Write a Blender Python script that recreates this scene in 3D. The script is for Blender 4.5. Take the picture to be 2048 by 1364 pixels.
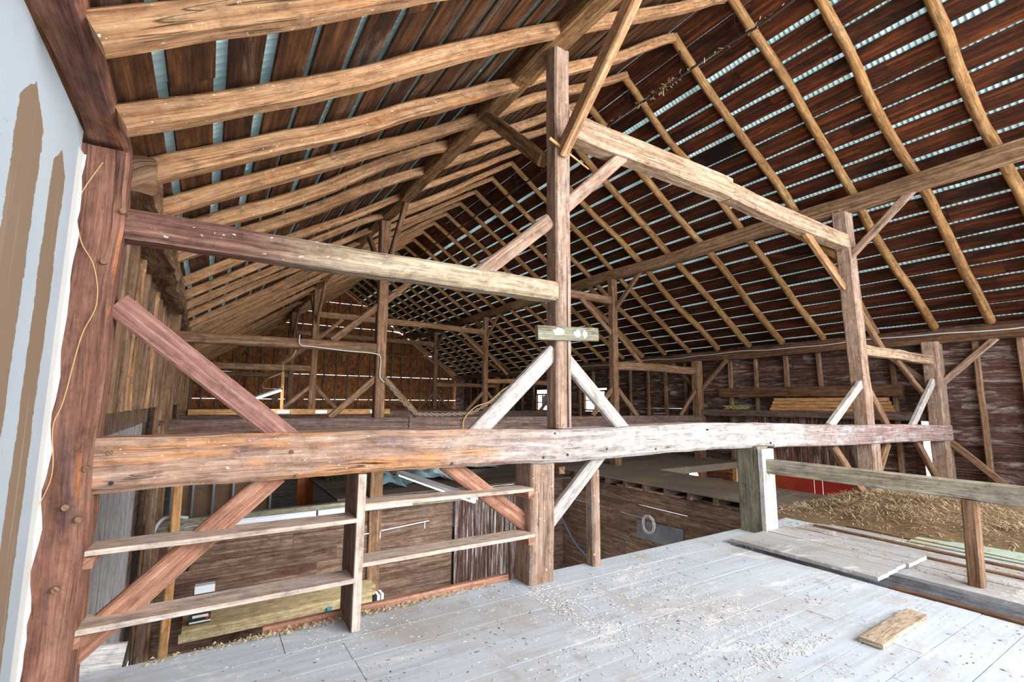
import bpy, math, random
from mathutils import Vector, Matrix, noise
for o in list(bpy.data.objects): bpy.data.objects.remove(o, do_unlink=True)
SC = bpy.context.scene
COL = SC.collection
rnd = random.Random(11)
def U(a, b): return rnd.uniform(a, b)
V = Vector

# ------------------------------------------------------------------ camera, world, light, exposure
def make_camera():
    yaw, pit, rol = 0.563815, 0.127791, 0.00667
    cy, sy, cp, sp = math.cos(yaw), math.sin(yaw), math.cos(pit), math.sin(pit)
    F = V((sy*cp, cy*cp, sp)); r0 = V((cy, -sy, 0)); u0 = r0.cross(F)
    r = math.cos(rol)*r0 + math.sin(rol)*u0; u = -math.sin(rol)*r0 + math.cos(rol)*u0
    cam = bpy.data.cameras.new('camera'); ob = bpy.data.objects.new('camera', cam); COL.objects.link(ob)
    m = Matrix((r, u, -F)).transposed().to_4x4(); m.translation = V((0, 0, 1.6)); ob.matrix_world = m
    cam.sensor_width = 36; cam.lens = 959.9/2048*36; cam.clip_start = .05; cam.clip_end = 200
    SC.camera = ob
make_camera()
SC.view_settings.view_transform = 'Standard'; SC.view_settings.look = 'None'; SC.view_settings.gamma = 1
SC.view_settings.use_curve_mapping = False
SC.view_settings.exposure = 0.55
w = bpy.data.worlds.new('sky'); SC.world = w; w.use_nodes = True
w.node_tree.nodes['Background'].inputs[0].default_value = (.86, .9, 1, 1)
w.node_tree.nodes['Background'].inputs[1].default_value = 2.2
def lamp(name, kind, loc, energy, color, **k):
    l = bpy.data.lights.new(name, kind); l.energy = energy; l.color = color
    o = bpy.data.objects.new(name, l); COL.objects.link(o); o.location = loc
    for a, v in k.items():
        if a == 'aim': o.rotation_euler = (V(v)-V(loc)).to_track_quat('-Z', 'Y').to_euler()
        else: setattr(l, a, v)
    return o
lamp('sunlight', 'SUN', (20, 0, 20), 3.0, (1, .95, .88), aim=(0, 6, 0), angle=.02)
# added area light at the unbuilt near gable, for daylight from behind the camera
lamp('near_daylight_fill', 'AREA', (6.5, -4.4, 4.3), 900, (.93, .96, 1), aim=(4.2, 4.5, 0.6), shape='RECTANGLE', size=9, size_y=4)
lamp('side_daylight_fill', 'AREA', (12.6, -2.2, 2.0), 230, (.95, .97, 1), aim=(0, 1.5, 1.2), shape='RECTANGLE', size=3.4, size_y=3.2)  # added unseen fill from the right, no opening in the wall here
# added fill light, unseen behind the camera, thrown up on the roof
lamp('loft_roof_fill', 'AREA', (5.2, -.6, 2.2), 125, (1, .94, .84), aim=(5.2, 3.5, 7), shape='DISK', size=1.2)
lamp('second_bay_fill', 'AREA', (6.2, 6.6, 6.6), 50, (1, .95, .88), aim=(6.2, 8.5, 0), shape='DISK', size=.8)  # added fill light over the second bay, no fixture there
lamp('third_bay_fill', 'AREA', (6.0, 12.6, 3.2), 50, (1, .93, .84), aim=(6.0, 24, 5), shape='DISK', size=.9)  # added fill light toward the far bays and gable, no fixture there
lamp('lower_room_fill', 'AREA', (3.4, 5.6, -.25), 60, (.97, .97, 1), aim=(3.2, 9.5, -1.6), shape='RECTANGLE', size=2.2, size_y=.3)  # added fill light for the pit, no fixture there
lamp('far_deck_fill', 'AREA', (5.6, 11.4, .9), 26, (.97, .97, 1), aim=(4.0, 13.5, -.4), shape='DISK', size=.5)  # added fill light for the lower deck, no fixture there

# ------------------------------------------------------------------ colour + materials
def S(r, g, b):
    f = lambda c: (c/255/12.92 if c/255 <= .04045 else ((c/255+.055)/1.055)**2.4)
    return (f(r), f(g), f(b), 1)
class NT:
    def __init__(s, name):
        s.m = bpy.data.materials.new(name); s.m.use_nodes = True; s.t = s.m.node_tree; s.n = s.t.nodes
        s.b = s.n['Principled BSDF']; s.out = s.n['Material Output']
    def new(s, ty, **k):
        nd = s.n.new(ty)
        for a, v in k.items(): setattr(nd, a, v)
        return nd
    def link(s, a, b): s.t.links.new(a, b)
    def coord(s, scale, kind='UV', rand=True):
        tc = s.new('ShaderNodeTexCoord'); mp = s.new('ShaderNodeMapping'); mp.inputs['Scale'].default_value = scale
        src = tc.outputs[kind]
        if rand:
            oi = s.new('ShaderNodeObjectInfo'); mu = s.new('ShaderNodeMath', operation='MULTIPLY'); mu.inputs[1].default_value = 61.7
            s.link(oi.outputs['Random'], mu.inputs[0]); ad = s.new('ShaderNodeVectorMath', operation='ADD')
            s.link(src, ad.inputs[0]); s.link(mu.outputs[0], ad.inputs[1]); src = ad.outputs[0]
        s.link(src, mp.inputs['Vector']); return mp.outputs[0]
    def noise(s, vec, scale=1, detail=5, rough=.6, dist=0):
        n = s.new('ShaderNodeTexNoise'); n.inputs['Scale'].default_value = scale; n.inputs['Detail'].default_value = detail
        n.inputs['Roughness'].default_value = rough; n.inputs['Distortion'].default_value = dist
        s.link(vec, n.inputs['Vector']); return n.outputs['Fac']
    def ramp(s, fac, stops):
        r = s.new('ShaderNodeValToRGB'); e = r.color_ramp.elements
        while len(e) > len(stops): e.remove(e[-1])
        while len(e) < len(stops): e.new(.5)
        for i, (p, c) in enumerate(stops):
            e[i].position = p; e[i].color = c if isinstance(c, (tuple, list)) else (c, c, c, 1)
        s.link(fac, r.inputs[0]); return r.outputs[0]
    def mix(s, fac, a, b, mode='MIX'):
        m = s.new('ShaderNodeMix', data_type='RGBA', blend_type=mode)
        for v, i in ((fac, 0), (a, 6), (b, 7)):
            if hasattr(v, 'links'): s.link(v, m.inputs[i])
            else: m.inputs[i].default_value = v
        return m.outputs[2]
    def bump(s, h, strength=.4, dist=.01):
        b = s.new('ShaderNodeBump'); b.inputs['Strength'].default_value = strength; b.inputs['Distance'].default_value = dist
        s.link(h, b.inputs['Height']); s.link(b.outputs[0], s.b.inputs['Normal'])
def wood(name, dark, mid, light, patch=None, pthr=.55, crack=.5, rough=.85, speck=0, patch2=None, bump=.5, grain=(1.1, 26), grad=None, pscale=(1.1, 5), vary=.25):
    t = NT(name)
    g = t.noise(t.coord((grain[0], grain[1], 1)), 1, 8, .72, .18)
    col = t.ramp(g, [(.30, dark), (.5, mid), (.70, light)])
    pn = t.noise(t.coord((pscale[0], pscale[1], 1)), 1, 6, .7, .8)
    if patch: col = t.mix(t.ramp(pn, [(pthr-.05, 0.), (pthr+.07, .85)]), col, patch)
    if patch2:
        p2 = t.noise(t.coord((pscale[0]*1.3, pscale[1]*1.2, 5)), 1, 6, .7, .5); col = t.mix(t.ramp(p2, [(.55, 0.), (.66, .8)]), col, patch2)
    if grad:                                             # weathering, with the tie beam's daylight painted in, along the length (metres along the timber)
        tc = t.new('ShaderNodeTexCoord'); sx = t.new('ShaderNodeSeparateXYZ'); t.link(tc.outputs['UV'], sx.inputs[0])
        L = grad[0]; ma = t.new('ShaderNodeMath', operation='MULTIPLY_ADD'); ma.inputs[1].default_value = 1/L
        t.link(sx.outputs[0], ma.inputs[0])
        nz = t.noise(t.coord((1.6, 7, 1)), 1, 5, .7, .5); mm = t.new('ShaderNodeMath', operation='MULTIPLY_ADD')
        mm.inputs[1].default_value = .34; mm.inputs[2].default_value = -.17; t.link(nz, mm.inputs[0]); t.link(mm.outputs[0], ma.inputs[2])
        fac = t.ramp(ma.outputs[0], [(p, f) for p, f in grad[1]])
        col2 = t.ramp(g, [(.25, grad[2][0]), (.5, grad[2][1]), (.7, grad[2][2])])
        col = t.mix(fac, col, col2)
    fine = t.noise(t.coord((4, 95, 1)), 1, 4, .6); col = t.mix(1., col, t.ramp(fine, [(.3, .66), (.62, 1.1)]), 'MULTIPLY')
    gr = t.noise(t.coord((6.5, 11, 1)), 1, 9, .78, .2); col = t.mix(1., col, t.ramp(gr, [(.34, .5), (.5, .95), (.66, 1.18)]), 'MULTIPLY')
    pv = t.noise(t.coord((.7, 1.7, 1)), 1, 3, .5)
    col = t.mix(1.0, col, t.ramp(pv, [(.3, 1-vary), (.7, 1.0)]), 'MULTIPLY')
    # long drying cracks
    c = t.noise(t.coord((.55, 17, 1)), 1, 3, .5, .9)
    ck = t.ramp(c, [(.485, 1.), (.497, 0.), (.503, 0.), (.515, 1.)])
    cm = t.ramp(t.noise(t.coord((.9, 3, 1)), 1, 2), [(.48, 0.), (.58, crack)])
    col = t.mix(cm, col, t.mix(1.0, col, t.mix(ck, S(60, 40, 30), (1, 1, 1, 1)), 'MULTIPLY'))
    # knots
    vo = t.new('ShaderNodeTexVoronoi'); vo.inputs['Scale'].default_value = 1; t.link(t.coord((1.5, 5, 1)), vo.inputs['Vector'])
    kn = t.ramp(vo.outputs['Distance'], [(.05, 1.), (.13, 0.)])
    col = t.mix(t.mix(1., kn, (.55, .55, .55, 1), 'MULTIPLY'), col, dark)
    if speck:
        s = t.noise(t.coord((26, 40, 1)), 1, 2, .5); col = t.mix(t.ramp(s, [(.70-.03*speck, 0.), (.74-.03*speck, .8)]), col, S(225, 215, 200))
    t.link(col, t.b.inputs['Base Color']); t.b.inputs['Roughness'].default_value = rough
    t.b.inputs['Specular IOR Level'].default_value = .25
    ad = t.mix(.5, t.mix(.5, g, gr), ck)
    t.bump(ad, bump, .012); return t.m
def plain(name, c, rough=.6, metal=0., emit=None, nz=None):
    t = NT(name); t.b.inputs['Base Color'].default_value = c; t.b.inputs['Roughness'].default_value = rough; t.b.inputs['Metallic'].default_value = metal
    if nz:
        n = t.noise(t.coord((nz, nz, nz), 'Object'), 1, 4); k = [x*.6 for x in c[:3]]+[1]
        t.link(t.ramp(n, [(.35, tuple(k)), (.65, c)]), t.b.inputs['Base Color'])
    if emit: t.b.inputs['Emission Color'].default_value = emit[0]; t.b.inputs['Emission Strength'].default_value = emit[1]
    return t.m

M = {}
M['rafterL'] = wood('hewn_rafter_wood', S(124, 80, 52), S(194, 146, 104), S(222, 184, 142), patch=S(206, 138, 84), pthr=.6, crack=.8, speck=.2)
M['rafterR'] = wood('round_rafter_wood', S(108, 72, 42), S(168, 124, 78), S(202, 162, 112), patch=S(188, 156, 118), pthr=.62, crack=.6)
M['post'] = wood('grey_brown_post_wood', S(118, 88, 70), S(172, 140, 118), S(206, 180, 160), patch=S(190, 166, 150), crack=.8, speck=.3)
M['postfar'] = wood('brown_post_wood', S(96, 66, 48), S(148, 112, 84), S(184, 152, 122), crack=.6)
M['purlin'] = wood('purlin_wood', S(100, 68, 42), S(165, 124, 84), S(205, 170, 124), crack=.9, patch=S(120, 84, 54))
M['purlinR'] = wood('purlin_plate_wood', S(96, 68, 48), S(150, 116, 86), S(196, 168, 134), crack=.7, patch=S(205, 190, 160), pthr=.68)
M['redpost'] = wood('red_brown_post_wood', S(84, 54, 46), S(142, 98, 80), S(178, 132, 108), patch2=S(110, 84, 80), patch=S(206, 128, 66), pthr=.6, crack=.6, grain=(1, 14), pscale=(1.0, 7))
M['brace'] = wood('purple_brown_brace_wood', S(120, 80, 72), S(162, 116, 104), S(190, 150, 136), crack=.2, vary=.12, bump=.2)
M['bracelow'] = wood('red_brown_brace_wood', S(140, 92, 72), S(186, 134, 108), S(214, 172, 146), crack=.3, vary=.12, bump=.2)
M['palebrace'] = wood('pale_grey_brace_wood', S(166, 152, 144), S(208, 198, 190), S(230, 224, 218), crack=.3, vary=.15)
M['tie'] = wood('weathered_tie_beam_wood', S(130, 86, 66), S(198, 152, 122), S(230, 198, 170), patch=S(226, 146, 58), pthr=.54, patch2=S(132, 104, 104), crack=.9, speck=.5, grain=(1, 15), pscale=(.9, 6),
    grad=(8.0, [(.0, .1), (.25, .2), (.45, .95), (.9, 1.)], (S(138, 122, 114), S(196, 188, 182), S(222, 218, 214))))  # white end: dust and weathering plus daylight painted into the colour
M['tie_right'] = wood('stained_tie_beam_wood', S(112, 84, 80), S(168, 140, 132), S(214, 196, 188), patch=S(190, 184, 184), crack=.4, speck=.3, pscale=(1.4, 2.5),
    grad=(7.0, [(0., 1.), (.12, .5), (.3, .0), (1., .0)], (S(146, 132, 126), S(198, 190, 184), S(222, 218, 214))))
M['girtL'] = wood('hewn_girt_wood', S(92, 60, 54), S(136, 96, 84), S(176, 138, 116), crack=1., speck=.4,
    grad=(3.4, [(.0, 0.), (.2, .0), (.42, .9), (1., 1.)], (S(128, 106, 80), S(190, 170, 140), S(224, 210, 186))))
M['girtR'] = wood('dusty_girt_wood', S(118, 92, 72), S(190, 158, 128), S(232, 212, 186), patch=S(150, 110, 78), pthr=.6, crack=.7, speck=.3)
M['tie2'] = wood('dark_tie_beam_wood', S(86, 68, 60), S(126, 104, 94), S(160, 138, 124), patch=S(120, 84, 68), crack=.5, pscale=(.4, 2))
M['plate'] = wood('plate_wood', S(74, 52, 38), S(122, 88, 64), S(165, 130, 100), patch=S(100, 72, 54), crack=.6)
M['bark'] = wood('barky_plate_wood', S(72, 48, 36), S(128, 90, 64), S(176, 140, 106), patch=S(190, 160, 128), crack=.4, bump=1., grain=(3, 14))
M['roofR'] = wood('dark_roof_board_wood', S(30, 14, 8), S(88, 44, 22), S(152, 84, 40), patch=S(24, 14, 10), pthr=.56, crack=.2, pscale=(.5, 2.2), vary=.6, grain=(.6, 16))
M['roofL'] = wood('stained_roof_board_wood', S(38, 22, 14), S(100, 62, 36), S(152, 100, 58), patch2=S(44, 30, 24), patch=S(150, 128, 108), pthr=.60, crack=.2, pscale=(.5, 3), vary=.5, grain=(.8, 14))
M['siding'] = wood('wall_siding_wood', S(56, 40, 36), S(112, 80, 68), S(156, 122, 104), patch=S(200, 190, 184), pthr=.56, crack=.3, pscale=(1.2, 7), vary=.6, patch2=S(70, 34, 30))
M['stud'] = wood('stud_wood', S(100, 72, 54), S(150, 116, 90), S(186, 156, 128), crack=.3)
M['gable'] = wood('gable_board_wood', S(84, 48, 26), S(158, 98, 52), S(196, 134, 80), patch=S(92, 66, 46), pthr=.56, crack=.2, grain=(4, 9), pscale=(2, 3))
M['pitboard'] = wood('pit_board_wood', S(76, 60, 50), S(134, 108, 90), S(176, 152, 130), patch=S(104, 68, 56), pthr=.56, crack=.6, vary=.4)
M['pitboard2'] = wood('deck_side_board_wood', S(84, 64, 50), S(136, 110, 90), S(176, 152, 128), patch=S(110, 84, 66), crack=.5, vary=.35)
M['streak'] = wood('droppings_streaked_wood', S(48, 32, 26), S(88, 60, 50), S(116, 84, 70), patch=S(225, 218, 210), pthr=.555, crack=.1, grain=(.6, 30), pscale=(.8, 26))
M['whitewall'] = wood('whitewashed_panel', S(120, 108, 98), S(186, 182, 180), S(214, 216, 222), patch=S(160, 140, 128), pthr=.6, crack=.1, grain=(.35, 22), pscale=(.4, 16), bump=.15)
M['shelf'] = wood('dusty_rail_board_wood', S(190, 162, 142), S(220, 198, 180), S(234, 218, 206), crack=.1, vary=.1, bump=.15)
M['dustyboard'] = wood('chaff_covered_board', S(160, 126, 96), S(206, 182, 156), S(226, 208, 186), crack=.1, grain=(12, 30), vary=.1)
M['newwood'] = wood('new_board_wood', S(182, 126, 72), S(214, 160, 104), S(234, 190, 138), crack=.1, vary=.12, bump=.1)
M['benchwood'] = wood('yellow_bench_board_wood', S(150, 132, 96), S(192, 172, 130), S(214, 196, 156), crack=.1, vary=.15, bump=.1)
M['greenpost'] = wood('greenish_weathered_wood', S(104, 98, 80), S(150, 144, 122), S(186, 180, 160), patch=S(128, 120, 100), crack=.6)
M['whiteboard'] = wood('whitewashed_board_wood', S(190, 176, 164), S(226, 220, 212), S(242, 240, 236), crack=.3, vary=.1)
M['rail'] = wood('weathered_rail_wood', S(132, 118, 98), S(184, 172, 150), S(216, 208, 192), crack=.6, vary=.2)
M['redmetal'] = plain('red_painted_boards', S(150, 28, 24), .55, nz=2)
M['orangewood'] = plain('orange_lit_boards', S(196, 104, 38), .7, nz=4)
M['paleband'] = plain('pale_end_grain', S(214, 150, 104), .8)
M['floorw'] = None

def floor_mat(name, base, warm, white, dirt=1., grain=20, planks=None):
    t = NT(name)
    g = t.noise(t.coord((1.0, grain, 1), rand=False), 1, 6, .6, .3)
    col = t.ramp(g, [(.3, tuple(c*.80 for c in base[:3])+(1,)), (.6, base)])
    p = t.noise(t.coord((.9, .9, .9), 'Object', False), 1, 6, .65, .8)
    col = t.mix(t.ramp(p, [(.5, 0.), (.68, .75)]), col, warm)
    q = t.noise(t.coord((1.1, 2.2, 1), 'Object', False), 1, 7, .7, 1.5)
    col = t.mix(t.ramp(q, [(.56, 0.), (.66, .8*dirt)]), col, white)
    s = t.noise(t.coord((30, 30, 30), 'Object', False), 1, 3, .55)
    col = t.mix(t.ramp(s, [(.64, 0.), (.70, .8)]), col, white)
    d = t.noise(t.coord((24, 27, 20), 'Object', False), 1.1, 4, .6, .5)
    col = t.mix(t.ramp(d, [(.26, .75), (.33, 0.)]), col, S(84, 66, 54))
    d2 = t.noise(t.coord((1.7, 1.3, 1), 'Object', False), 2.0, 6, .7)
    col = t.mix(t.ramp(d2, [(.58, 0.), (.72, .5)]), col, S(150, 128, 108))
    t.link(col, t.b.inputs['Base Color']); t.b.inputs['Roughness'].default_value = .8; t.b.inputs['Specular IOR Level'].default_value = .2
    t.bump(t.mix(.5, g, s), .25, .006); return t.m
M['floor'] = floor_mat('grey_painted_floor_boards', S(206, 214, 221), S(184, 172, 160), S(240, 238, 236))
M['lid'] = floor_mat('dusty_grey_lid_boards', S(188, 186, 184), S(150, 140, 130), S(230, 226, 220))
M['deck'] = floor_mat('dusty_brown_deck_boards', S(122, 110, 98), S(150, 126, 92), S(176, 162, 144), .5)
M['lowfloor'] = floor_mat('dirt_floor', S(96, 84, 74), S(84, 66, 50), S(140, 126, 110), .4, 3)
M['green'] = floor_mat('pale_green_painted_sheet', S(176, 196, 176), S(186, 170, 130), S(206, 210, 198), .6, 4)

def drywall_mat():
    t = NT('taped_drywall'); tc = t.new('ShaderNodeTexCoord'); sx = t.new('ShaderNodeSeparateXYZ'); t.link(tc.outputs['Object'], sx.inputs[0])
    Y, Z = sx.outputs[1], sx.outputs[2]
    nz = t.noise(t.coord((1, 6, 6), 'Object', False), 1, 6, .7, .3)
    def band(y0, y1, z1, wob=.05):
        # unpainted strip between y0 and y1, ending in a ragged tip at z1
        def mth(op, a, b, c=None):
            m = t.new('ShaderNodeMath', operation=op)
            for i, v in enumerate((a, b, c)):
                if v is None: continue
                if hasattr(v, 'links'): t.link(v, m.inputs[i])
                else: m.inputs[i].default_value = v
            return m.outputs[0]
        yy = mth('ADD', Y, mth('MULTIPLY_ADD', nz, wob*2, -wob))
        c = mth('ABSOLUTE', mth('SUBTRACT', yy, (y0+y1)/2), 0)
        tip = mth('MULTIPLY', mth('SUBTRACT', z1, Z), 1.1)
        hw = mth('MINIMUM', (y1-y0)/2, mth('MAXIMUM', tip, 0.))
        return mth('LESS_THAN', c, hw)
    col = t.mix(t.ramp(t.noise(t.coord((1, .6, .4), 'Object', False), 1, 3), [(.35, 0.), (.65, 1.)]), S(160, 171, 177), S(180, 190, 196))
    brown = t.mix(t.ramp(t.noise(t.coord((1, 26, .7), 'Object', False), 1, 3), [(.62, 0.), (.7, .5)]), S(134, 112, 90), S(170, 156, 142))
    for y0, y1, z1 in ((2.53, 2.86, 2.95), (3.05, 3.28, 2.86), (2.02, 2.14, 2.9), (1.2, 1.4, 2.9), (.2, .42, 2.8)):
        col = t.mix(band(y0, y1, z1), col, brown)
    s = t.noise(t.coord((60, 60, 60), 'Object', False), 1, 2); col = t.mix(t.ramp(s, [(.25, .6), (.29, 0.)]), col, S(120, 96, 80))
    t.link(col, t.b.inputs['Base Color']); t.b.inputs['Roughness'].default_value = .75
    t.bump(nz, .08, .005); return t.m
M['drywall'] = drywall_mat()
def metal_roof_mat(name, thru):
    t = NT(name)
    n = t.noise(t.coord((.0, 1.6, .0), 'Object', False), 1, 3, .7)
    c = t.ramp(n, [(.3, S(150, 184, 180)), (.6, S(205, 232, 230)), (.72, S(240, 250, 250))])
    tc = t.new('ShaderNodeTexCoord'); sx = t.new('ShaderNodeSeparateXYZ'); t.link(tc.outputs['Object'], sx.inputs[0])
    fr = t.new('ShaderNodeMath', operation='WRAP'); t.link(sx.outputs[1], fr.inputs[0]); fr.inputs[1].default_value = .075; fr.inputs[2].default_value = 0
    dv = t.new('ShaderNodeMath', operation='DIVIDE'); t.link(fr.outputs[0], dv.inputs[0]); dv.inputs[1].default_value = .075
    c = t.mix(1., c, t.ramp(dv.outputs[0], [(.0, .35), (.22, .55), (.3, 1.), (.8, 1.), (.95, .35)]), 'MULTIPLY')  # rib shading painted in as dark bands along the corrugation
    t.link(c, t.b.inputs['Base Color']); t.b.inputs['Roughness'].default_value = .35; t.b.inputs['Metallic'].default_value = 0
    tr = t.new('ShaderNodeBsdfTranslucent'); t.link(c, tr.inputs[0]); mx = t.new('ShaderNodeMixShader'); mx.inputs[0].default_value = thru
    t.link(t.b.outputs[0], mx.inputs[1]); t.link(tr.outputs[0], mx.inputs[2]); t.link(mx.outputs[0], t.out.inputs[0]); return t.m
M['metalR'] = metal_roof_mat('corrugated_roofing_sunlit_side', .10)  # sunlit and shaded copies of one sheet, brightened by added translucency
M['metalL'] = metal_roof_mat('corrugated_roofing_shaded_side', .04)
M['steel'] = plain('galvanised_steel', S(170, 176, 182), .35, .8)
M['whitemetal'] = plain('white_enamel', S(225, 228, 232), .4)
M['tube'] = plain('lit_tube', S(240, 245, 255), .4, emit=((.92, .95, 1, 1), 9))
M['tubedim'] = plain('unlit_tube', S(225, 230, 240), .3)
M['black'] = plain('black_plastic', S(28, 28, 32), .45)
M['cableW'] = plain('white_cable', S(214, 212, 206), .5)
M['cableY'] = plain('tan_cord', S(196, 160, 104), .7)
M['cableB'] = plain('blue_grey_hose', S(70, 88, 112), .45)
M['conduit'] = plain('grey_conduit', S(170, 170, 168), .5)
M['chain'] = plain('rusty_chain', S(170, 156, 134), .6, .5)
M['track'] = plain('rusty_hay_track', S(66, 54, 42), .8, .2)
M['hay'] = plain('golden_hay', S(212, 186, 144), .9, nz=55)
M['haybase'] = plain('hay_mat', S(124, 98, 66), .95, nz=40)
M['chaff'] = plain('pale_chaff', S(232, 224, 216), .9)
M['chip'] = plain('dark_chaff', S(110, 88, 70), .9)
M['tarp'] = plain('teal_grey_tarp', S(120, 150, 156), .5, nz=3)
M['net'] = plain('dark_netting', S(58, 66, 52), .8)
M['glass'] = None
t = NT('window_glass'); t.b.inputs['Transmission Weight'].default_value = 1; t.b.inputs['Roughness'].default_value = .05; t.b.inputs['IOR'].default_value = 1.2; M['glass'] = t.m
M['bulb'] = plain('lit_bulb', (1, .8, .35, 1), .4, emit=((1, .62, .16, 1), 40))
M['paint'] = plain('flaking_white_paint', S(214, 214, 208), .7)
M['drybrown'] = plain('brown_drywall_back', S(142, 112, 84), .8, nz=2)
M['blackred'] = plain('red_badge', S(190, 40, 60), .5)
M['teal'] = plain('teal_clamp_plastic', S(40, 130, 150), .5)
M['fan'] = plain('fan_grey', S(150, 150, 150), .5)
M['bagpale'] = plain('yellow_green_cloth', S(196, 196, 130), .9, nz=20)
M['slotside'] = wood('grey_stained_joist_wood', S(112, 108, 108), S(172, 172, 176), S(204, 206, 212), patch=S(120, 96, 78), pthr=.60, crack=.3, pscale=(2.5, 8))
M['greypatch'] = plain('grey_tin_patch', S(132, 132, 136), .6, .3, nz=3)

# ------------------------------------------------------------------ mesh helpers
class MB:
    def __init__(s): s.v = []; s.f = []; s.uv = []; s.mi = []
    def face(s, idx, uvs, mi=0): s.f.append(idx); s.uv.append(uvs); s.mi.append(mi)
    def build(s, name, mats, parent=None, smooth=None):
        me = bpy.data.meshes.new(name); me.from_pydata([tuple(p) for p in s.v], [], s.f)
        uvl = me.uv_layers.new(name='UVMap'); k = 0; flat = []
        for u in s.uv:
            for a in u: flat += [a[0], a[1]]
        uvl.data.foreach_set('uv', flat)
        mats = mats if isinstance(mats, (list, tuple)) else [mats]
        for m in mats: me.materials.append(M[m] if isinstance(m, str) else m)
        me.polygons.foreach_set('material_index', s.mi)
        if smooth is not None:
            me.shade_smooth()
            try: me.set_sharp_from_angle(angle=smooth)
            except Exception: pass
        me.update()
        o = bpy.data.objects.new(name, me); COL.objects.link(o)
        if parent: o.parent = parent; o.matrix_parent_inverse = parent.matrix_world.inverted()
        return o
    def sweep(s, path, prof, up=V((0, 0, 1)), rough=0., seed=0, cap=True, closed=False, mi=0, uo=0., fs=2.2, scl=None):
        """prof(t) -> list of (a,b) offsets on side / up axes; path list of Vectors"""
        n = len(path); base = len(s.v); ulen = 0; us = []; rings = []
        for i, p in enumerate(path):
            d = (path[min(i+1, n-1)]-path[max(i-1, 0)]).normalized()
            side = d.cross(up)
            if side.length < 1e-4: side = d.cross(V((0, 1, 0)))
            side.normalize(); uu = side.cross(d).normalized()
            if i: ulen += (p-path[i-1]).length
            us.append(ulen); pr = prof(i/(n-1) if n > 1 else 0); ring = []
            for (a, b) in pr:
                q = p+side*a+uu*b
                if rough:
                    nn = noise.noise_vector(q*fs+V((seed*3.1, seed*1.7, 0)))*rough+noise.noise_vector(q*fs*4+V((seed, 0, 9)))*rough*.45
                    q = q+nn-d*nn.dot(d)*.5
                ring.append(q)
            rings.append(ring)
        k = len(rings[0]); per = [0]
        for j in range(k): per.append(per[-1]+(rings[0][j]-rings[0][(j+1) % k]).length)
        for r in rings: s.v += r
        for i in range(n-1):
            for j in range(k):
                j2 = (j+1) % k
                s.face([base+i*k+j, base+i*k+j2, base+(i+1)*k+j2, base+(i+1)*k+j],
                    [(us[i], per[j]+uo), (us[i], per[j+1]+uo), (us[i+1], per[j+1]+uo), (us[i+1], per[j]+uo)], mi)
        if cap:
            for i, rev in ((0, True), (n-1, False)):
                idx = [base+i*k+j for j in range(k)]
                if rev: idx = idx[::-1]
                s.face(idx, [(us[i]+.02*math.cos(6.28*j/k), uo+.05*math.sin(6.28*j/k)) for j in range(k)], mi)
    def box(s, c, d, mi=0, uo=None, jit=0.):
        """axis aligned box, centre c, full size d; uv along the longest axis"""
        c = V(c); uo = U(0, 40) if uo is None else uo
        ax = max(range(3), key=lambda i: d[i]); dv = [0, 0, 0]; dv[ax] = d[ax]/2
        p0 = c-V(dv); p1 = c+V(dv); up = V((0, 0, 1)) if ax != 2 else V((0, 1, 0))
        dirv = (p1-p0).normalized(); side = dirv.cross(up).normalized()
        wside = sum(abs(side[i])*d[i] for i in range(3)); uu = side.cross(dirv); hh = sum(abs(uu[i])*d[i] for i in range(3))
        s.sweep([p0, p1], lambda t: rect(wside, hh), up, jit, uo, uo=uo, mi=mi)
    def plank(s, p0, p1, w, h, up, uo=None, rough=0., seg=1, mi=0):
        uo = U(0, 40) if uo is None else uo; p0 = V(p0); p1 = V(p1)
        path = [p0.lerp(p1, i/seg) for i in range(seg+1)]
        s.sweep(path, lambda t: rect(w, h), V(up), rough, uo, uo=uo, mi=mi, fs=.9)
def rect(w, h): return [(-w/2, -h/2), (w/2, -h/2), (w/2, h/2), (-w/2, h/2)]
def hewn(w, h, ch=.018):
    ch = min(ch, w*.2, h*.2); a, b = w/2, h/2
    return [(-a+ch, -b), (-a*.33, -b), (a*.33, -b), (a-ch, -b), (a, -b+ch), (a, -b*.33), (a, b*.33), (a, b-ch), (a-ch, b), (a*.33, b), (-a*.33, b), (-a+ch, b), (-a, b-ch), (-a, b*.33), (-a, -b*.33), (-a, -b+ch)]
def circ(r, k=10, sq=1.): return [(r*math.cos(-2*math.pi*j/k+.3), r*sq*math.sin(2*math.pi*j/k+.3)*-1) for j in range(k)] if False else [(r*math.cos(2*math.pi*j/k), r*sq*math.sin(2*math.pi*j/k)) for j in range(k)]
LAB = {}
def tag(o, label=None, cat=None, group=None, kind=None):
    if label: o['label'] = label; LAB.setdefault(label, 0); LAB[label] += 1
    if cat: o['category'] = cat
    if group: o['group'] = group
    if kind: o['kind'] = kind
    return o
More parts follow.
